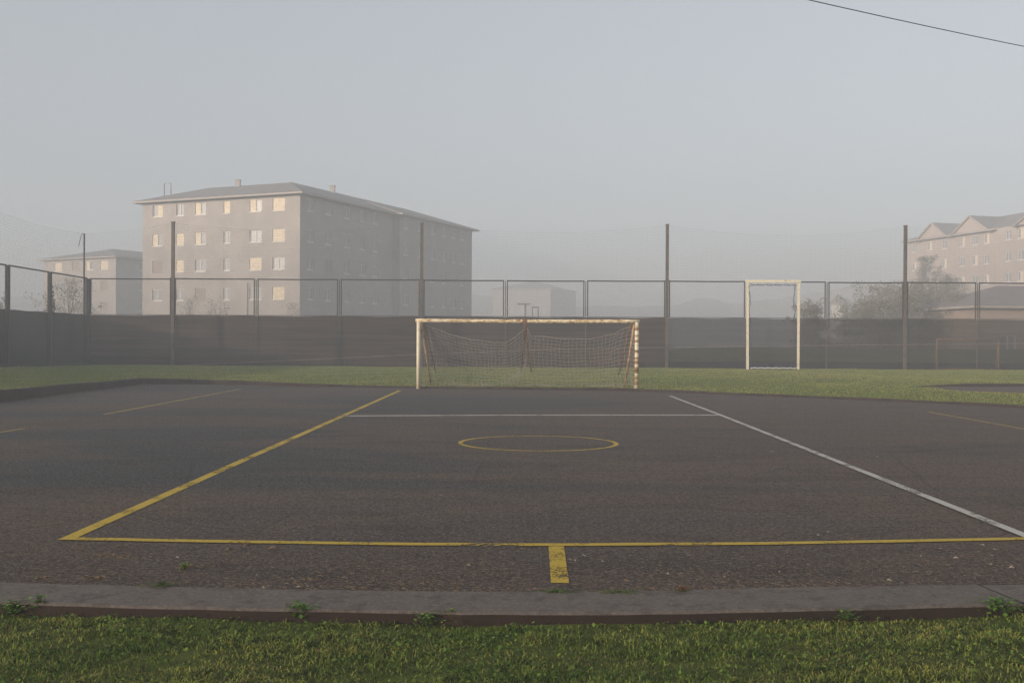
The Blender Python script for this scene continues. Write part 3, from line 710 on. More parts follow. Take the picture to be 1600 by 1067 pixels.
# balconies' ends on the far left edge, drainpipes
for s_, z0_ in ((hit(387, K, u1), ZG),):
    q = MB(Q(s_, 0, 0) - v1 * .06); q.tube([Q(s_, -.07, z0_), Q(s_, -.07, ZE if s_ > 8 else 7.0)], .055, 6); q.build('drainpipe', M['wall'], big, True)
for r_i in range(1, 5):
    zc = rows[r_i][0] - .2; q = MB(Q(Lf, 3, zc)); q.box(Q(Lf + .25, 3, zc), (.5, 3, .12), u1); q.box(Q(Lf + .47, 3, zc + .5), (.05, 3, .9), u1); q.build('balcony', M['wframe'], big)
r1 = hip_roof(K, u1, v1, -.7, Lf + .7, -.7, 14.7, ZE + .25, 17.95, 6.0, 17.0, 6.8, big, M['roof'])
r2 = hip_roof(K, u1, v1, -.68, 12.7, 8, B1 + 1, ZE + .22, 17.88, 6.1, B1 + .5, 5.6, big, M['roof'], rdir='v')
r3 = hip_roof(K, u1, v1, -STEP - .7, 12.7, B1 - .6, LB + .7, ZE + .19, 17.84, B1 - 1.5, LB - 6, 5.4, big, M['roof'], rdir='v')
p1 = Q(hit(371, K + v1 * 6.5, u1), 6.5, 0); chimney(r1, p1, .5, 17.0, 18.5, M['wall'])
p2 = Q(5.2, hit(519, K + u1 * 5.2, v1), 0); chimney(r3, p2, .5, 17.2, 18.4, M['wall'])
p3 = Q(Lf - .9, 2.2, 0); q = MB(p3); a_ = p3 + UP * 16; q.tube([a_, a_ + UP * 1.9, a_ + UP * 1.9 - u1 * .9 , a_ + UP * .2 - u1 * .9], .045, 6); o = q.build('roof_ladder', M['frame'], r1)
o.location = p3 - r1.matrix_basis.translation - big.location

# --- smaller block further left
K_ = Vector((-54.2, 140, 0)); u2 = (Vector((-66.9, 147, 0)) - K_); L2 = u2.length + .6; u2.normalize(); v2 = Vector((-u2.y, u2.x, 0)); v2 = v2 if v2.y > 0 else -v2
sm = empty('apartment_building', (K_.x, K_.y, ZG), 'smaller four storey apartment block behind the corner of the fence, left of the large block', 'building')
rows2 = [(W(130, py, 143).z - .62, W(130, py, 143).z + .62) for py in (508, 479, 446.5, 415.5)]
cols2 = [(hit(px, K_, u2) - .75, hit(px, K_, u2) + .75) for px in (163, 140, 118, 91)]
k2 = [['white'] * 4, ['dark', 'white', 'dark', 'white'], ['dark', 'white', 'dark', 'white'], ['blind', 'halfblind', 'dark', 'blind']]
ZE2 = 12.3; mb = MB(K_); face_wall(mb, K_, u2, L2, ZG, ZE2, -v2, cols2, rows2)
cs2 = [(4 + 5 * i, 5.3 + 5 * i) for i in range(5)]; face_wall(mb, K_, v2, 30, ZG, ZE2, -u2, cs2, rows2)
Q2 = lambda a, b, z: K_ + u2 * a + v2 * b + UP * z
mb.quad(Q2(0, 30, ZG), Q2(L2, 30, ZG), Q2(L2, 30, ZE2), Q2(0, 30, ZE2)); mb.quad(Q2(L2, 30, ZG), Q2(L2, 0, ZG), Q2(L2, 0, ZE2), Q2(L2, 30, ZE2)); mb.build('wall', M['wall'], sm)
for r_i, (za, zb_) in enumerate(rows2):
    for c_i, (s0, s1) in enumerate(cols2): window(sm, K_, u2, -v2, s0, s1, za, zb_, k2[r_i][c_i])
    for s0, s1 in cs2[:3]: window(sm, K_, v2, -u2, s0, s1, za, zb_, 'white')
rr_ = hip_roof(K_, u2, v2, -.6, L2 + .6, -.6, 30.6, ZE2 + .2, 14.1, 5, 24, L2 / 2 - .8, sm, M['roof'], rdir='v')
chimney(rr_, Q2(2.2, 14, 0), .8, 12.4, 14.6, M['wall'])

# --- gabled block at right
A3 = Vector((60.3, 156, 0)); d3 = (Vector((66.5, 133, 0)) - A3).normalized(); n3 = Vector((d3.y, -d3.x, 0)); n3 = n3 if n3.x < 0 else -n3; i3 = -n3
rb_ = empty('apartment_building', (A3.x, A3.y, ZG), 'gabled pink apartment block fading into the haze at the right edge', 'building')
ZE3 = 16.4; s1570 = hit(1566, A3, d3); L3 = 46
rows3 = [(W(1503, py, 144).z - .68, W(1503, py, 144).z + .68) for py in (501, 470, 439.5, 408.5, 377.5)]
mk3 = lambda pxs, A: [(hit(px, A, d3) - .55, hit(px, A, d3) + .55) for px in pxs]
c3 = mk3((1428, 1452, 1475, 1503, 1523, 1541), A3)
mb = MB(A3); face_wall(mb, A3, d3, s1570, ZG, ZE3, n3, c3, rows3)
A4 = A3 + d3 * s1570 + n3 * .9; c4 = mk3((1575, 1594, 1612, 1640, 1662, 1690), A4); c4 = [c for c in c4 if c[0] > .3 and c[1] < L3 - s1570 - .5]
face_wall(mb, A4, d3, L3 - s1570, ZG, ZE3, n3, c4, rows3)
Q3 = lambda a, b, z: A3 + d3 * a + i3 * b + UP * z
mb.quad(Q3(s1570, 0, ZG), Q3(s1570, -.9, ZG), Q3(s1570, -.9, ZE3), Q3(s1570, 0, ZE3)); mb.quad(Q3(0, 0, ZG), Q3(0, 0, ZE3), Q3(0, 14, ZE3), Q3(0, 14, ZG))
mb.quad(Q3(0, 14, ZG), Q3(0, 14, ZE3), Q3(L3, 14, ZE3), Q3(L3, 14, ZG)); mb.quad(Q3(L3, 14, ZG), Q3(L3, 14, ZE3), Q3(L3, -.9, ZE3), Q3(L3, -.9, ZG)); mb.build('wall', M['wall_pink'], rb_)
for r_i, (za, zb_) in enumerate(rows3):
    for c_i, (s0, s1) in enumerate(c3): window(rb_, A3, d3, n3, s0, s1, za, zb_, 'halfblind' if (r_i + c_i) % 2 else 'white')
    for c_i, (s0, s1) in enumerate(c4): window(rb_, A4, d3, n3, s0, s1, za, zb_, 'halfblind' if (r_i * c_i) % 3 else 'white')
r3m = hip_roof(A3, d3, i3, -.7, L3 + .7, -.75, 14.7, ZE3 + .2, 19.4, 5, L3 - 5, 7, rb_, M['roof'])
for pa, pb, pc, py in ((1437, 1487, 1460, 348), (1491, 1553, 1523, 337), (1600, 1680, 1640, 322)):
    s0, s1, sm_ = hit(pa, A3, d3), hit(pb, A3, d3), hit(pc, A3, d3); off = -.72 if pa < 1590 else -1.7
    sm_ = (s0 + s1) / 2 ; zt = W(pc, py, Q3(sm_, 0, 0).y).z
    q = MB(Q3(sm_, 0, ZE3)); b0_ = ZE3 + .05; o_ = off + .12
    tri = lambda b, g: [Q3(s0 + g, b, b0_), Q3(s1 - g, b, b0_), Q3(sm_, b, zt - g * .6)]
    q.quad(*tri(o_, .3)); q.quad(*tri(o_ + .1, .3)[::-1]); pg = q.build('gable', M['wall_pink'], rb_)
    q = MB(Q3(sm_, 0, ZE3)); T0 = tri(off - .1, 0); T1 = tri(8, 0); dn_ = UP * .22
    for e in (0, 1):
        a_, b_, c_, d_ = T0[e], T0[2], T1[2], T1[e]; q.hexa([a_ - dn_, b_ - dn_, c_ - dn_, d_ - dn_], [a_, b_, c_, d_])
    q.build('gable_roof', M['roof'], rb_, recalc=True)
    q = MB(Q3(sm_, 0, ZE3))
    for e in (0, 1): q.tube([T0[e] - n3 * -.06 - UP * .1, T0[2] + n3 * .06 - UP * .1], .13, 4)
    q.build('gable_trim', M['fascia'], rb_)

# --- faint block behind the goal and low house at right, two far houses
def box_house(name, label, px0, pxc, px1, Yc, zE, zR, wallm, roofm, lit='left', rowsz=((1.2, 2.4),), fas=.2, Ly=None, ang=.43):
    Kc = Vector((W(pxc, 480, Yc).x, Yc, 0)); uu = Vector((-1, ang, 0)).normalized(); vv = Vector((-uu.y, uu.x, 0)); vv = vv if vv.y > 0 else -vv
    La = hit(px0, Kc, uu); Lb = hit(px1, Kc, vv) if Ly is None else Ly
    La = abs(La); Lb = abs(Lb)
    h = empty(name, (Kc.x, Kc.y, ZG), label, 'building' if 'building' in name else 'house'); mb = MB(Kc)
    ca = [(s_, s_ + 1.2) for s_ in np.arange(1.5, La - 2, 3.4)]; cb_ = [(s_, s_ + 1.2) for s_ in np.arange(1.8, Lb - 2, 3.6)]
    face_wall(mb, Kc, uu, La, ZG, zE, -vv, ca, rowsz); face_wall(mb, Kc, vv, Lb, ZG, zE, -uu, cb_, rowsz)
    q_ = lambda a, b, z: Kc + uu * a + vv * b + UP * z
    mb.quad(q_(0, Lb, ZG), q_(La, Lb, ZG), q_(La, Lb, zE), q_(0, Lb, zE)); mb.quad(q_(La, Lb, ZG), q_(La, 0, ZG), q_(La, 0, zE), q_(La, Lb, zE)); mb.build('wall', wallm, h)
    for za, zb_ in rowsz:
        for s0, s1 in ca: window(h, Kc, uu, -vv, s0, s1, za, zb_, 'white')
        for s0, s1 in cb_: window(h, Kc, vv, -uu, s0, s1, za, zb_, 'white')
    m_ = min(La, Lb) * .45
    rf = hip_roof(Kc, uu, vv, -.5, La + .5, -.5, Lb + .5, zE + .15, zR, m_, max(La - m_, m_ + .1), Lb / 2, h, roofm) if La >= Lb else hip_roof(Kc, uu, vv, -.5, La + .5, -.5, Lb + .5, zE + .15, zR, m_, Lb - m_, La / 2, h, roofm, rdir='v')
    return h
r4 = [(z, z + 1.25) for z in (.6, 3.4, 6.2, 9.0)]
box_house('apartment_building', 'faint distant apartment block almost lost in the haze above the goal', 770, 860, 900, 300, 16.0, 18.8, M['wall'], M['roof'], rowsz=r4)
hs = box_house('low_house', 'low terracotta house with dull red hipped roof behind the fence at the right edge', 1527, 1760, 1900, 74, 3.95, 5.75, M['wall_house'], M['roof_red'], rowsz=((.6, 2.0),), Ly=9, ang=-.08)
box_house('small_house', 'tiny pale house with bright wall beside the far bushes', 1299, 1316, 1326, 190, 8.2, 9.8, M['wframe'], M['roof_red'], rowsz=((1.5, 2.6), (4.2, 5.3)))

# far lamp and portal seen over the crossbar
lp = Vector((W(821, 480, 120).x, 120, ZG)); lamp = empty('street_lamp', lp, 'distant lamp post with a flat T-shaped head above the crossbar', 'street lamp')
zt = W(821, 475, 120).z
MB(lp).tube([lp, Vector((lp.x, lp.y, zt))], .11, 8).build('pole', M['fascia'], lamp, True)  # pale material puts fog into the lamp colour
q = MB(lp); q.box((lp.x - .2, 120, zt), (1.5, .3, .16)); q.build('lamp_head', M['fascia'], lamp)
pl = Vector((W(832, 480, 120).x, 120, ZG)); pr_ = Vector((W(841, 480, 120).x, 120, ZG)); zt = W(836, 480, 120).z
po = empty('portal_frame', pl, 'distant narrow metal portal frame beside the far lamp post', 'frame')
MB(pl).tube([pl, Vector((pl.x, 120, zt))], .08, 6).build('post', M['fascia'], po); MB(pr_).tube([pr_, Vector((pr_.x, 120, zt))], .08, 6).build('post', M['fascia'], po)  # portal paled the same way, fog put into its colour
MB(pl).tube([(pl.x - .08, 120, zt), (pr_.x + .08, 120, zt)], .09, 6).build('crossbar', M['fascia'], po)

# hills
prof = [(-900, 450), (-300, 455), (0, 463), (80, 466), (400, 462), (740, 460), (905, 478), (980, 480), (1050, 479), (1070, 470), (1092, 464), (1115, 466), (1150, 477), (1200, 470), (1280, 455), (1340, 444), (1420, 440), (1700, 436), (2600, 430)]
vs = []; fs = []
cols_ = list(range(-900, 2601, 14)); depth = [390, 410, 430, 460, 500, 560]
for j, D in enumerate(depth):
    for i, px in enumerate(cols_):
        zt = W(px, float(np.interp(px, [q[0] for q in prof], [q[1] for q in prof])), 430).z
        hgt = [0, .62, 1, 1.04, .8, 0][j]; x = (px - 800) / F * D
        vs.append((x, D, ZG - .5 + (zt - ZG + .5) * hgt + (0 if j in (0, 5) else .5 * math.sin(px * .031 + j) + .3 * math.sin(px * .083 + 2 * j))))
nc = len(cols_)
fs = [(j * nc + i, j * nc + i + 1, (j + 1) * nc + i + 1, (j + 1) * nc + i) for j in range(len(depth) - 1) for i in range(nc - 1)]
M['hill'] = simple('wooded_hill', (.16, .165, .15), (.13, .135, .125), .1, 1)  # greyed and lightened: distance haze put into the hill colour
hl = raw_mesh('hills', vs, np.array(fs).ravel(), 4, M['hill']); tag(hl, kind='structure')

# ------------------------------------------------------------------ trees and shrubs
M['bark'] = simple('grey_bark', (.19, .165, .15), (.14, .12, .11), 6, .9)
def foliage(name, centres, n, size, par, c1, c2, seed):
    g_ = np.random.default_rng(seed); k = len(centres)
    ci = g_.integers(0, k, n); cs = np.array([c[:3] for c in centres]); rs = np.array([c[3] for c in centres])
    d = g_.normal(size=(n, 3)); d /= np.linalg.norm(d, axis=1)[:, None]
    rad = rs[ci] * g_.uniform(.25, 1.08, n) ** .6
    P = cs[ci] + d * rad[:, None] * np.array([1, 1, .8])
    a = g_.normal(size=(n, 3)); a /= np.linalg.norm(a, axis=1)[:, None]; b = np.cross(a, g_.normal(size=(n, 3))); b /= np.linalg.norm(b, axis=1)[:, None]
    s_ = size * g_.uniform(.5, 1.3, n)[:, None]
    V = np.stack([P - a * s_, P + b * s_ * .45, P + a * s_, P - b * s_ * .45], 1).reshape(-1, 3)
    tw = g_.uniform(0, 1, (k, 1))[ci] * .6 + g_.uniform(0, 1, (n, 1)) * .4
    col = np.concatenate([np.array(c1) * (1 - tw) + np.array(c2) * tw, np.ones((n, 1))], 1)
    o = raw_mesh(name, V, np.arange(4 * n), 4, M['blade'], np.repeat(col, 4, 0), par)
    if par: o.location = -Vector(par.location)
    return o
def tree(name, label, x, y, top, wid, group=None, leafs=2500, lsz=.12, trunk=.12, cat='tree', seed=1, c1=(.19, .185, .16), c2=(.28, .27, .23), stems=1, bare=.3, zg=None):
    rr = random.Random(seed); zg = ZG if zg is None else zg; h = top - zg
    T = empty(name, (x, y, zg), label, cat, group); mb = MB((x, y, zg)); centres = []
    low = .12 if stems > 1 else .30; hw = wid * .5; bases = []
    for s_ in range(stems):
        bx = Vector((x + rr.uniform(-.35, .35) * (stems > 1) * hw, y + rr.uniform(-.2, .2) * hw, zg - .1))
        tp = Vector((x + rr.uniform(-.3, .3) * hw, y, zg + h * rr.uniform(.7, .88))); pts = [bx.lerp(tp, k / 5) + Vector((rr.uniform(-.06, .06), rr.uniform(-.06, .06), 0)) * hw * (0 < k) for k in range(6)]
        mb.tube(pts, [trunk * (1 - .16 * k) for k in range(6)], 7); bases.append(pts)
    nb = 46 if name != 'cypress' else 30
    for b in range(nb):                               # limbs reach points spread through an uneven ellipsoid
        an = rr.uniform(0, 6.28); zz = rr.uniform(0, 1) ** .8; prof_ = math.sin(math.pi * min(1, .12 + .80 * zz)) ** .55; rad = hw * prof_ * rr.uniform(.25, 1.08) ** .7 * (1 + .18 * math.sin(3 * an + seed))
        e = Vector((x + math.cos(an) * rad, y + math.sin(an) * rad, zg + h * (low + (1 - low) * zz)))
        pts = rr.choice(bases); k = max(.12, min(.95, zz * .75 + rr.uniform(-.1, .05))); q_ = k * 5; i_ = min(4, int(q_)); p = pts[i_].lerp(pts[i_ + 1], q_ - i_)
        m_ = p.lerp(e, .5) + Vector((0, 0, .05 * h)); mb.tube([p, m_, e], [trunk * .3, trunk * .2, trunk * .07], 4)
        for tw in range(5):
            p2 = m_.lerp(e, rr.uniform(.2, 1)); e2 = p2 + Vector((rr.uniform(-1, 1), rr.uniform(-1, 1), rr.uniform(-.3, 1))) * hw * .30; e2.z = min(e2.z, top)
            mb.tube([p2, e2], [trunk * .09, trunk * .04], 3)
            if rr.random() > bare: centres.append((e2.x, e2.y, e2.z, hw * rr.uniform(.10, .24)))
        if rr.random() > bare: centres.append((e.x, e.y, e.z, hw * rr.uniform(.12, .26)))
    mb.build('trunk', M['bark'], T)
    foliage('crown', centres, leafs, lsz, T, c1, c2, seed); return T
def X_(px, D): return W(px, 500, D).x
GB = 'bushes and small trees beyond the back fence'
tree('shrub', 'bare twiggy shrub before the large block, just right of the first tall post', X_(296, 88), 88, W(296, 462, 88).z, 3.2, GB, 1300, .06, .05, 'shrub', 3, bare=.5, stems=4)
tree('shrub', 'twiggy shrub before the large block, just left of the second fence post', X_(338, 88), 88, W(338, 466, 88).z, 3.0, GB, 1300, .06, .05, 'shrub', 4, bare=.5, stems=4)
tree('shrub', 'low dark shrub at the sunlit corner of the large block', X_(458, 92), 92, W(458, 474, 92).z, 2.4, GB, 1300, .06, .05, 'shrub', 5, stems=4, bare=.3)
tree('tree', 'pale leafy tree seen through the last bay of the side fence', X_(108, 64), 64, W(108, 438, 64).z, 4.0, None, 3000, .06, .06, 'tree', 6, c1=(.22, .21, .18), c2=(.33, .31, .27))
tree('cypress', 'narrow dark cypress beside a post of the side fence', X_(79.5, 62), 62, W(79, 442, 62).z, .5, None, 1500, .10, .07, 'tree', 8, c1=(.03, .025, .02), c2=(.05, .04, .03), bare=.1)
tree('shrub', 'small twiggy shrub at the left edge beyond the side fence', X_(4, 62), 62, W(4, 452, 62).z, 1.6, None, 500, .09, .05, 'shrub', 9, bare=.4, stems=3)
spec = [(1268, 78, 470, 2.6, 'thin pale bush just right of the upended goal frame'), (1342, 76, 468, 3.4, 'rounded bush left of the last tall post'), (1372, 80, 446, 4.6, 'broad grey-green bush immediately left of the last tall post'),
        (1402, 77, 455, 3.2, 'bush half hidden by the last tall post'), (1436, 82, 446, 4.2, 'dense bush right of the last tall post'), (1470, 84, 440, 4.6, 'tall dense bush before the gabled block'),
        (1503, 78, 462, 3.8, 'bush beside the low terracotta house')]
for k, (px, D, py, wd, lab) in enumerate(spec):
    tree('shrub', lab, X_(px, D), D, W(px, py, D).z, wd * 1.35, GB, 9000, .075, .07, 'shrub', 20 + k, c1=(.17, .165, .135), c2=(.27, .26, .22), stems=4, bare=.15)
tree('tree', 'tall hazy tree in front of the gabled block', X_(1446, 125), 125, W(1446, 398, 125).z, 4.0, None, 9000, .10, .14, 'tree', 40, bare=.2)
tree('tree', 'hazy tree in front of the gabled block, right of the taller one', X_(1488, 118), 118, W(1488, 430, 118).z, 4.4, None, 8000, .10, .12, 'tree', 41, bare=.2)

# overhead cable
ca, cb_ = W(1262, 0, 18.0), W(1600, 73, 22.5); dd = cb_ - ca
pts = []
for k in np.linspace(-3.5, 4.5, 41):
    p = ca + dd * k; p.z += .055 * ((k - .5) ** 2 - .25); pts.append(p)
cb2_ = MB().tube(pts, .0085, 6).build('overhead_cable', M['black'], smooth=True); tag(cb2_, 'thin black cable crossing the sky at the top right', 'cable')

# ------------------------------------------------------------------ grass blades
def blades(name, x, y, z, hgt, wid, cols, bend=.5):
    n = len(x); an = rng.uniform(0, 2 * np.pi, n); ln = rng.uniform(0, 2 * np.pi, n); lean = rng.uniform(.1, 1.0, n) * bend
    dx, dy = np.cos(an) * wid / 2, np.sin(an) * wid / 2; lx, ly = np.cos(ln) * hgt * lean, np.sin(ln) * hgt * lean
    P = np.stack([x, y, z], -1); side = np.stack([dx, dy, 0 * dx], -1)
    mid = P + np.stack([lx * .35, ly * .35, hgt * .6], -1); tip = P + np.stack([lx, ly, hgt * (1 - .35 * lean)], -1)
    V = np.stack([P - side, P + side, mid + side * .8, mid - side * .8, tip], 1).reshape(-1, 3)
    b = np.arange(n)[:, None] * 5
    Fq = np.concatenate([b + np.array([0, 1, 2]), b + np.array([0, 2, 3]), b + np.array([3, 2, 4])], 1).ravel()
    shade = np.array([1, 1, 1, 1, 1.0]); c = np.repeat(cols, 5, 0) 
    c = np.concatenate([c, np.ones((len(c), 1))], 1)
    return raw_mesh(name, V, Fq, 3, M['blade'], c)
def vnoise(x, y, s, seed):
    r = np.random.default_rng(seed); v = np.zeros_like(x); tot = 0
    for o_ in range(4):
        f_ = s * 1.9 ** o_; a1, a2, p1_, p2_ = r.uniform(0, 6.28, 4); amp = .75 ** o_
        v += amp * (np.sin(f_ * (x * np.cos(a1) + y * np.sin(a1)) + p1_ + 1.3 * np.sin(f_ * .6 * (y * np.cos(a2) - x) + p2_))); tot += amp
    return v / tot
def near_edge_y(x): return np.interp(x, [q.x for q in KN], [q.y for q in KN])
n = 270000
x = rng.uniform(-6.5, 6.5, n); y = 6.6 - rng.uniform(0, 1, n) ** 1.1 * 4.0
ye = near_edge_y(x); y = np.minimum(y, 99); k = y < ye - .035 + .03 * vnoise(x, y * 0, 6, 5); x, y, ye = x[k], y[k], ye[k]
pn = vnoise(x, y * 1.6, 2.2, 1); pn2 = vnoise(x, y * 1.3, 6.5, 2); bare_ = vnoise(x, y * 1.4, 3.4, 9)
keep = rng.uniform(0, 1, len(x)) < np.clip(1.05 + .9 * bare_ + .35 * pn2, .12, 1); x, y, pn, pn2, ye = x[keep], y[keep], pn[keep], pn2[keep], ye[keep]
z = lawn_z(x, y)
hgt = (.012 + .026 * np.clip(pn2 + .45, 0, 1.4) + .012 * rng.uniform(0, 1, len(x)) + .022 * (rng.uniform(0, 1, len(x)) > .985))
g1, g2, g3, g4 = np.array([.095, .165, .026]), np.array([.28, .29, .066]), np.array([.24, .185, .09]), np.array([.020, .036, .010])
cl_ = vnoise(x, y * 1.3, 19, 21)
tq = np.clip(.5 + .75 * pn + .5 * cl_ + rng.normal(0, .25, len(x)), 0, 1)[:, None]
col = g1 * (1 - tq) + g2 * tq
dry = (rng.uniform(0, 1, len(x)) < np.clip(.08 + .22 * (-pn2) + .15 * bare_[keep], .02, .5))[:, None]; col = np.where(dry, g3 * rng.uniform(.5, 1.1, (len(x), 1)), col)
dk = (rng.uniform(0, 1, len(x)) < np.clip(.22 - .5 * cl_, .05, .7))[:, None]; col = np.where(dk, g4, col)
ng = blades('grass', x, y, z - .004, hgt, rng.uniform(.0026, .0068, len(x)), col, 1.9); tag(ng, 'short rough green grass in the foreground below the kerb', 'grass', kind='stuff')
# clover and broad leaves mixed in the turf
n = 42000; x = rng.uniform(-6, 6, n); y = 6.5 - rng.uniform(0, 1, n) * 3.1; pn = vnoise(x, y * 1.5, 3.0, 7); ye = near_edge_y(x)
k = (y < ye - .05) & (pn + .35 * rng.normal(0, 1, n) > .18); x, y = x[k], y[k]; n = len(x)
z = lawn_z(x, y) + rng.uniform(.008, .042, n); a = rng.uniform(0, 6.28, n); s_ = rng.uniform(.005, .014, n); tl = rng.normal(0, .45, (n, 2))
V = []
for (i, j) in ((-1, 0), (-.1, .75), (1, 0), (-.1, -.75)):
    ox = (i * np.cos(a) - j * np.sin(a)) * s_; oy = (i * np.sin(a) + j * np.cos(a)) * s_
    V.append(np.stack([x + ox, y + oy, z + ox * tl[:, 0] + oy * tl[:, 1]], -1))
V = np.stack(V, 1).reshape(-1, 3); col = np.array([.095, .150, .026]) * rng.uniform(.35, 1.4, (n, 1)); col = np.concatenate([col, np.ones((n, 1))], 1)
cl = raw_mesh('clover', V, np.arange(4 * n), 4, M['blade'], np.repeat(col, 4, 0)); tag(cl, 'clover leaves growing through the foreground grass', 'clover', kind='stuff')
# far lawn
n = 260000; x = rng.uniform(-24, 27, n); y = rng.uniform(23, 53.8, n)
k = ~inside(x, y) & (edge_dist(x, y) > .22) & (x > -21.6) & ((y - 24) > 0); x, y = x[k], y[k]
pw = inside(x, y); PXp = [q.x for q in pad]
inpad = (x > pad[0].x - .3) & (y < a0.y + .25) & (y > np.interp(x, [pad[0].x, pad[1].x, pad[2].x, pad[3].x], [pad[0].y, pad[1].y, pad[2].y, pad[3].y]) - .05)
x, y = x[~inpad], y[~inpad]; z = lawn_z(x, y); pn = vnoise(x, y * .7, .55, 3); pn2 = vnoise(x, y, 2.6, 4)
tq = np.clip(.5 + .5 * pn + rng.normal(0, .22, len(x)), 0, 1)[:, None]
col = np.array([.165, .225, .045]) * (1 - tq) + np.array([.31, .31, .085]) * tq
dry = (rng.uniform(0, 1, len(x)) < .10 + .08 * pn2)[:, None]; col = np.where(dry, np.array([.17, .13, .06]), col)
fg_ = blades('grass', x, y, z - .01, .026 + .020 * rng.uniform(0, 1, len(x)) + .014 * np.clip(pn2, 0, 1), rng.uniform(.012, .026, len(x)), col, .8); tag(fg_, 'mown yellow-green lawn between the court and the fence', 'grass', kind='stuff')

# ------------------------------------------------------------------ weeds, leaves, straw
def weed(label, px, py, n, sz, spread_, c1=(.05, .12, .02), c2=(.11, .19, .035), z=None, seed=0, up_=.05):
    sz *= 1.0; spread = spread_ * 1.0; up_ *= 1.25; n = int(n * 2.2); c1 = tuple(v * 1.3 for v in c1); c2 = tuple(v * 1.35 for v in c2)
    g_ = np.random.default_rng(seed + 100); zz = -.056 if z is None else z; p = G(px, py, zz + .03); p.z = zz
    T = empty('weed', p, label, 'weed', 'weeds along the near kerb'); mb = MB(p)
    V = []; Fc = []; colr = []
    for k in range(n):
        an = g_.uniform(0, 6.28); rd = abs(g_.normal(0, spread)); h = g_.uniform(.2, 1) * up_ + .01
        q = Vector((math.cos(an) * rd, math.sin(an) * rd * .5, h)); mb.tube([p, p + q * .6 + UP * .004, p + q], [.0016, .0012, .001], 4)
        d = Vector((math.cos(an + g_.normal(0, .6)), math.sin(an + g_.normal(0, .6)), g_.uniform(-.4, .5))).normalized() * sz * g_.uniform(.6, 1.3); s_ = d.cross(UP).normalized() * d.length * .42
        b = len(V); V += [q, q + d * .45 + s_, q + d, q + d * .45 - s_, q + d * .5 - UP * .15 * d.length]; Fc += [b, b + 1, b + 4, b + 1, b + 2, b + 4, b + 2, b + 3, b + 4, b + 3, b, b + 4]
        tt = g_.uniform(0, 1); colr += [[c1[i] * (1 - tt) + c2[i] * tt for i in range(3)] + [1]] * 5
    mb.build('stem', M['stem'], T); raw_mesh('leaves', [tuple(v) for v in V], np.array(Fc), 3, M['blade'], colr, T)
M['stem'] = simple('weed_stem', (.08, .12, .03), (.06, .09, .025), 20, .8)
weed('broad-leaved weed overlapping the kerb face, left of centre', 468, 961, 60, .028, .06, seed=1, up_=.07)
weed('small yellow-green weed under the kerb left of the yellow mark', 668, 968, 26, .022, .04, seed=2)
weed('bright weed against the kerb face below the yellow mark', 706, 966, 22, .022, .03, (.09, .15, .02), (.16, .2, .04), seed=3, up_=.06)
weed('single sprig growing out of the kerb face right of the yellow mark', 917, 967, 9, .015, .015, seed=4, up_=.045)
weed('large leafy weed at the right end of the near kerb', 1562, 953, 80, .03, .10, seed=5, up_=.07)
weed('leafy weed at the left edge under the kerb', 20, 952, 40, .026, .08, seed=6, up_=.06)
weed('upright tuft against the kerb at far left', 64, 951, 18, .03, .02, seed=7, up_=.08)
weed('weed below the kerb to the right, beside dry turf', 1322, 962, 24, .02, .04, seed=8, up_=.05)
weed('tiny green tuft alone on the asphalt left of centre', 288, 884, 16, .020, .018, (.07, .15, .02), (.16, .22, .04), z=0.0, seed=9, up_=.035)
weed('green tuft in the gutter just below the yellow mark', 870, 921, 40, .014, .05, (.05, .10, .025), (.09, .13, .04), z=0.0, seed=10, up_=.02)
weed('low green weeds in the gutter right of the yellow mark', 968, 921, 40, .012, .10, (.07, .09, .03), (.12, .13, .03), z=0.0, seed=11, up_=.015)
weed('small reddish weed in the gutter, right of centre', 1066, 919, 30, .014, .03, (.14, .045, .025), (.2, .07, .03), z=0.0, seed=12, up_=.025)
weed('thin dusty weed in the gutter at the left', 252, 912, 34, .014, .06, (.06, .08, .035), (.11, .12, .05), z=0.0, seed=13, up_=.03)

M['leaf1'] = simple('dry_tan_leaf', (.26, .18, .10), (.18, .11, .06), 40, .8)
M['leaf2'] = simple('pale_chip', (.34, .31, .25), (.24, .22, .19), 40, .8)
GL = 'dry leaves and chips scattered on the asphalt'
def leaf_mesh(seed, sc_=1):
    r_ = random.Random(seed); mb = MB(); n = 7; L = .045 * sc_; pts = []
    for i in range(n + 1):
        t_ = i / n; wd = math.sin(math.pi * min(1, t_ * .96 + .03)) ** .8 * L * .32 * r_.uniform(.85, 1.1); c_ = Vector((L * (t_ - .5), .004 * math.sin(t_ * 5), .004 + .010 * sc_ * math.sin(math.pi * t_) * r_.uniform(.6, 1.2)))
        pts.append((c_ + Vector((0, wd, .006)), c_, c_ - Vector((0, wd, -.008))))
    for a_, b_ in zip(pts[:-1], pts[1:]):
        mb.quad(a_[0], a_[1], b_[1], b_[0]); mb.quad(a_[1], a_[2], b_[2], b_[1])
    me = bpy.data.meshes.new('dry_leaf'); me.from_pydata(mb.v, [], mb.f); return me
ms = [leaf_mesh(i, s_) for i, s_ in enumerate((.8, 1.0, 1.25, .6))]
for me in ms[:3]: me.materials.append(M['leaf1'])
ms[3].materials.append(M['leaf2'])
lr = random.Random(12)
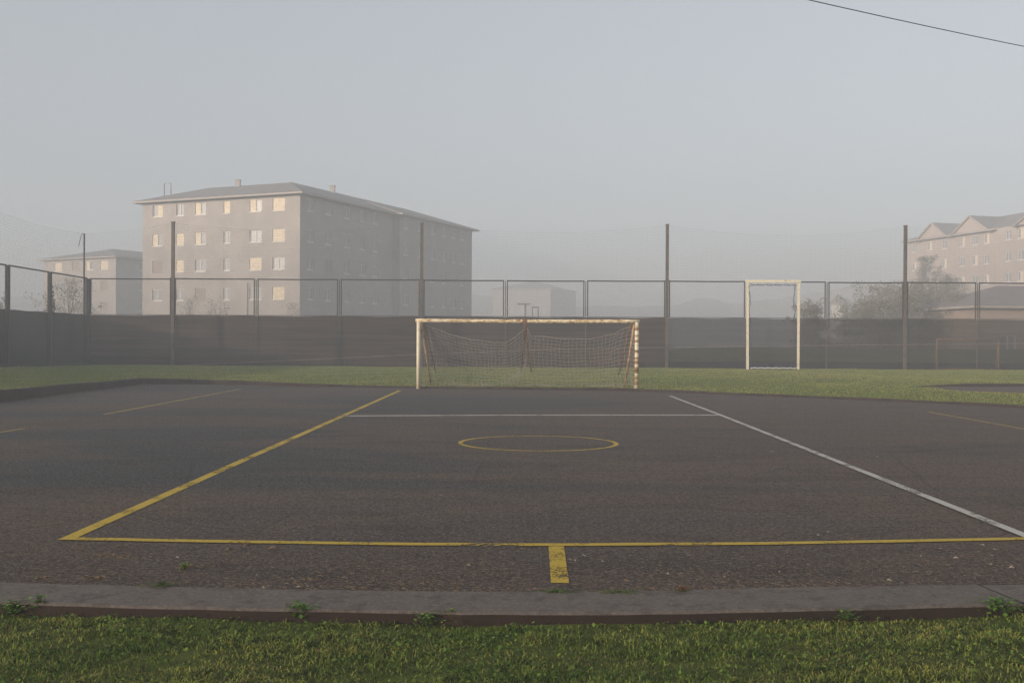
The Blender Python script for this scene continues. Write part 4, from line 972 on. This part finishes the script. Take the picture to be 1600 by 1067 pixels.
spots = [(277, 873, 3), (289, 886, 1), (297, 886, 0), (281, 889, 0), (335, 887, 0), (426, 859, 2), (385, 855, 2), (358, 861, 1), (186, 857, 2), (165, 868, 1), (176, 869, 2), (200, 871, 1), (125, 861, 1), (152, 905, 2), (160, 905, 1), (143, 904, 0), (60, 906, 1), (72, 904, 1), (40, 890, 0), (403, 901, 3), (411, 920, 3), (467, 919, 3), (480, 917, 3), (484, 908, 1),
         (890, 876, 3), (898, 877, 3), (942, 879, 3), (962, 897, 3), (1043, 898, 3), (1132, 903, 3), (912, 870, 3), (732, 885, 3), (1218, 895, 3), (1389, 909, 3), (1470, 859, 3), (1549, 883, 3), (1549, 869, 3), (1535, 853, 3), (1555, 860, 3), (1439, 870, 3), (1494, 874, 3), (1581, 889, 3), (1295, 833, 3), (1278, 837, 3), (655, 746, 3), (688, 775, 3), (1371, 715, 3), (1048, 944, 0), (1206, 707, 3), (884, 622, 1), (770, 621, 1)]
for px, py, k in spots:
    o = bpy.data.objects.new('dry_leaf', ms[k]); link(o); q = G(px, py, 0.002 if py < 925 else ztop); o.location = q; o.rotation_euler = (0, 0, lr.uniform(0, 6.28)); s_ = lr.uniform(.75, 1.25) * (1.5 if py < 760 else 1); o.scale = (s_, s_, s_)
    tag(o, 'small dry leaf or pale chip lying on the dark asphalt', 'leaf', GL)
st = MB()
def straw(px, py, n, sx, sy, zb_=.003):
    for _ in range(int(n * .8)):
        c_ = G(px + lr.gauss(0, sx), py + lr.gauss(0, sy), 0); a_ = lr.uniform(0, 3.14); L = lr.uniform(.006, .026); d = Vector((math.cos(a_), math.sin(a_), 0)) * L
        if not (c_.y < 9.5 and c_.y > float(np.interp(c_.x, [q.x for q in KF], [q.y for q in KF])) + .01) and py > 800: continue
        st.tube([c_ - d + UP * zb_, c_ + UP * (zb_ + lr.uniform(.002, .010)), c_ + d + UP * zb_], [.0006, .0013, .0006], 3, False)
for px, py, n_, sx, sy in ((180, 868, 60, 20, 2.5), (205, 872, 40, 15, 2), (68, 905, 40, 14, 2), (148, 903, 60, 14, 3), (125, 858, 20, 8, 3), (20, 868, 24, 14, 2), (25, 858, 14, 14, 2), (300, 885, 26, 14, 3), (360, 862, 16, 10, 3), (480, 905, 50, 25, 7), (560, 900, 90, 60, 12), (300, 912, 60, 90, 2.5), (470, 918, 70, 60, 2), (640, 915, 110, 80, 5), (760, 880, 110, 60, 14), (1000, 900, 130, 120, 12), (1250, 895, 110, 130, 14), (1480, 885, 110, 90, 14), (1300, 912, 110, 130, 3), (720, 922, 90, 100, 1.5), (1060, 920, 60, 80, 1.5), (330, 880, 120, 150, 14), (100, 880, 90, 90, 12)):
    straw(px, py, n_, sx, sy)
M['straw'] = simple('dry_straw', (.27, .19, .11), (.15, .105, .07), 40, .8)
s_o = st.build('dry_grass_clippings', M['straw']); tag(s_o, 'dry straw clippings strewn along the gutter of the near kerb', 'straw', kind='stuff')
# reddish leaf dust along the foot of the left and far kerbs
n = 9000; t_ = rng.uniform(0, 1, n) ; xs_ = np.concatenate([XL + np.abs(rng.normal(0, .22, n // 2)), np.interp(t_[:n // 2], np.linspace(0, 1, len(FE)), [q.x for q in FE])])
ys_ = np.concatenate([rng.uniform(20, FE[0].y, n // 2), np.zeros(n // 2)]); ys_[n // 2:] = np.interp(xs_[n // 2:], [q.x for q in FE], [q.y for q in FE]) - np.abs(rng.normal(0, .10, n // 2)) - .02
m_ = len(xs_); a = rng.uniform(0, 6.28, m_); s_ = rng.uniform(.008, .022, m_); zz = rng.uniform(.004, .022, m_); V = []
for (i, j) in ((-1, 0), (0, .5), (1, 0), (0, -.5)): V.append(np.stack([xs_ + (i * np.cos(a) - j * np.sin(a)) * s_, ys_ + (i * np.sin(a) + j * np.cos(a)) * s_, zz + .004 * i], -1))
col = np.concatenate([np.array([.13, .06, .04]) * rng.uniform(.5, 1.4, (m_, 1)), np.ones((m_, 1))], 1)
ld = raw_mesh('leaf_litter', np.stack(V, 1).reshape(-1, 3), np.arange(4 * m_), 4, M['blade'], np.repeat(col, 4, 0)); tag(ld, 'reddish leaf litter gathered along the left and far kerbs', 'leaf litter', kind='stuff')

# ------------------------------------------------------------------ haze
hz = MB(); x0, x1, y0, y1, z0, z1 = -880, 880, -280, 980, -2.3, 20.5
hz.hexa([(x0, y0, z0), (x1, y0, z0), (x1, y1, z0), (x0, y1, z0)], [(x0, y0, z1), (x1, y0, z1), (x1, y1, z1), (x0, y1, z1)])
hm = bpy.data.materials.new('haze'); hm.use_nodes = True; ht_ = hm.node_tree; ht_.nodes.remove(ht_.nodes['Principled BSDF'])
pv = ht_.nodes.new('ShaderNodeVolumePrincipled'); pv.inputs['Density'].default_value = HAZE; pv.inputs['Color'].default_value = (.745, .785, .84, 1); pv.inputs['Anisotropy'].default_value = 0.0
ht_.links.new(pv.outputs[0], ht_.nodes['Material Output'].inputs['Volume'])
ho = hz.build('haze', hm); tag(ho, kind='stuff')
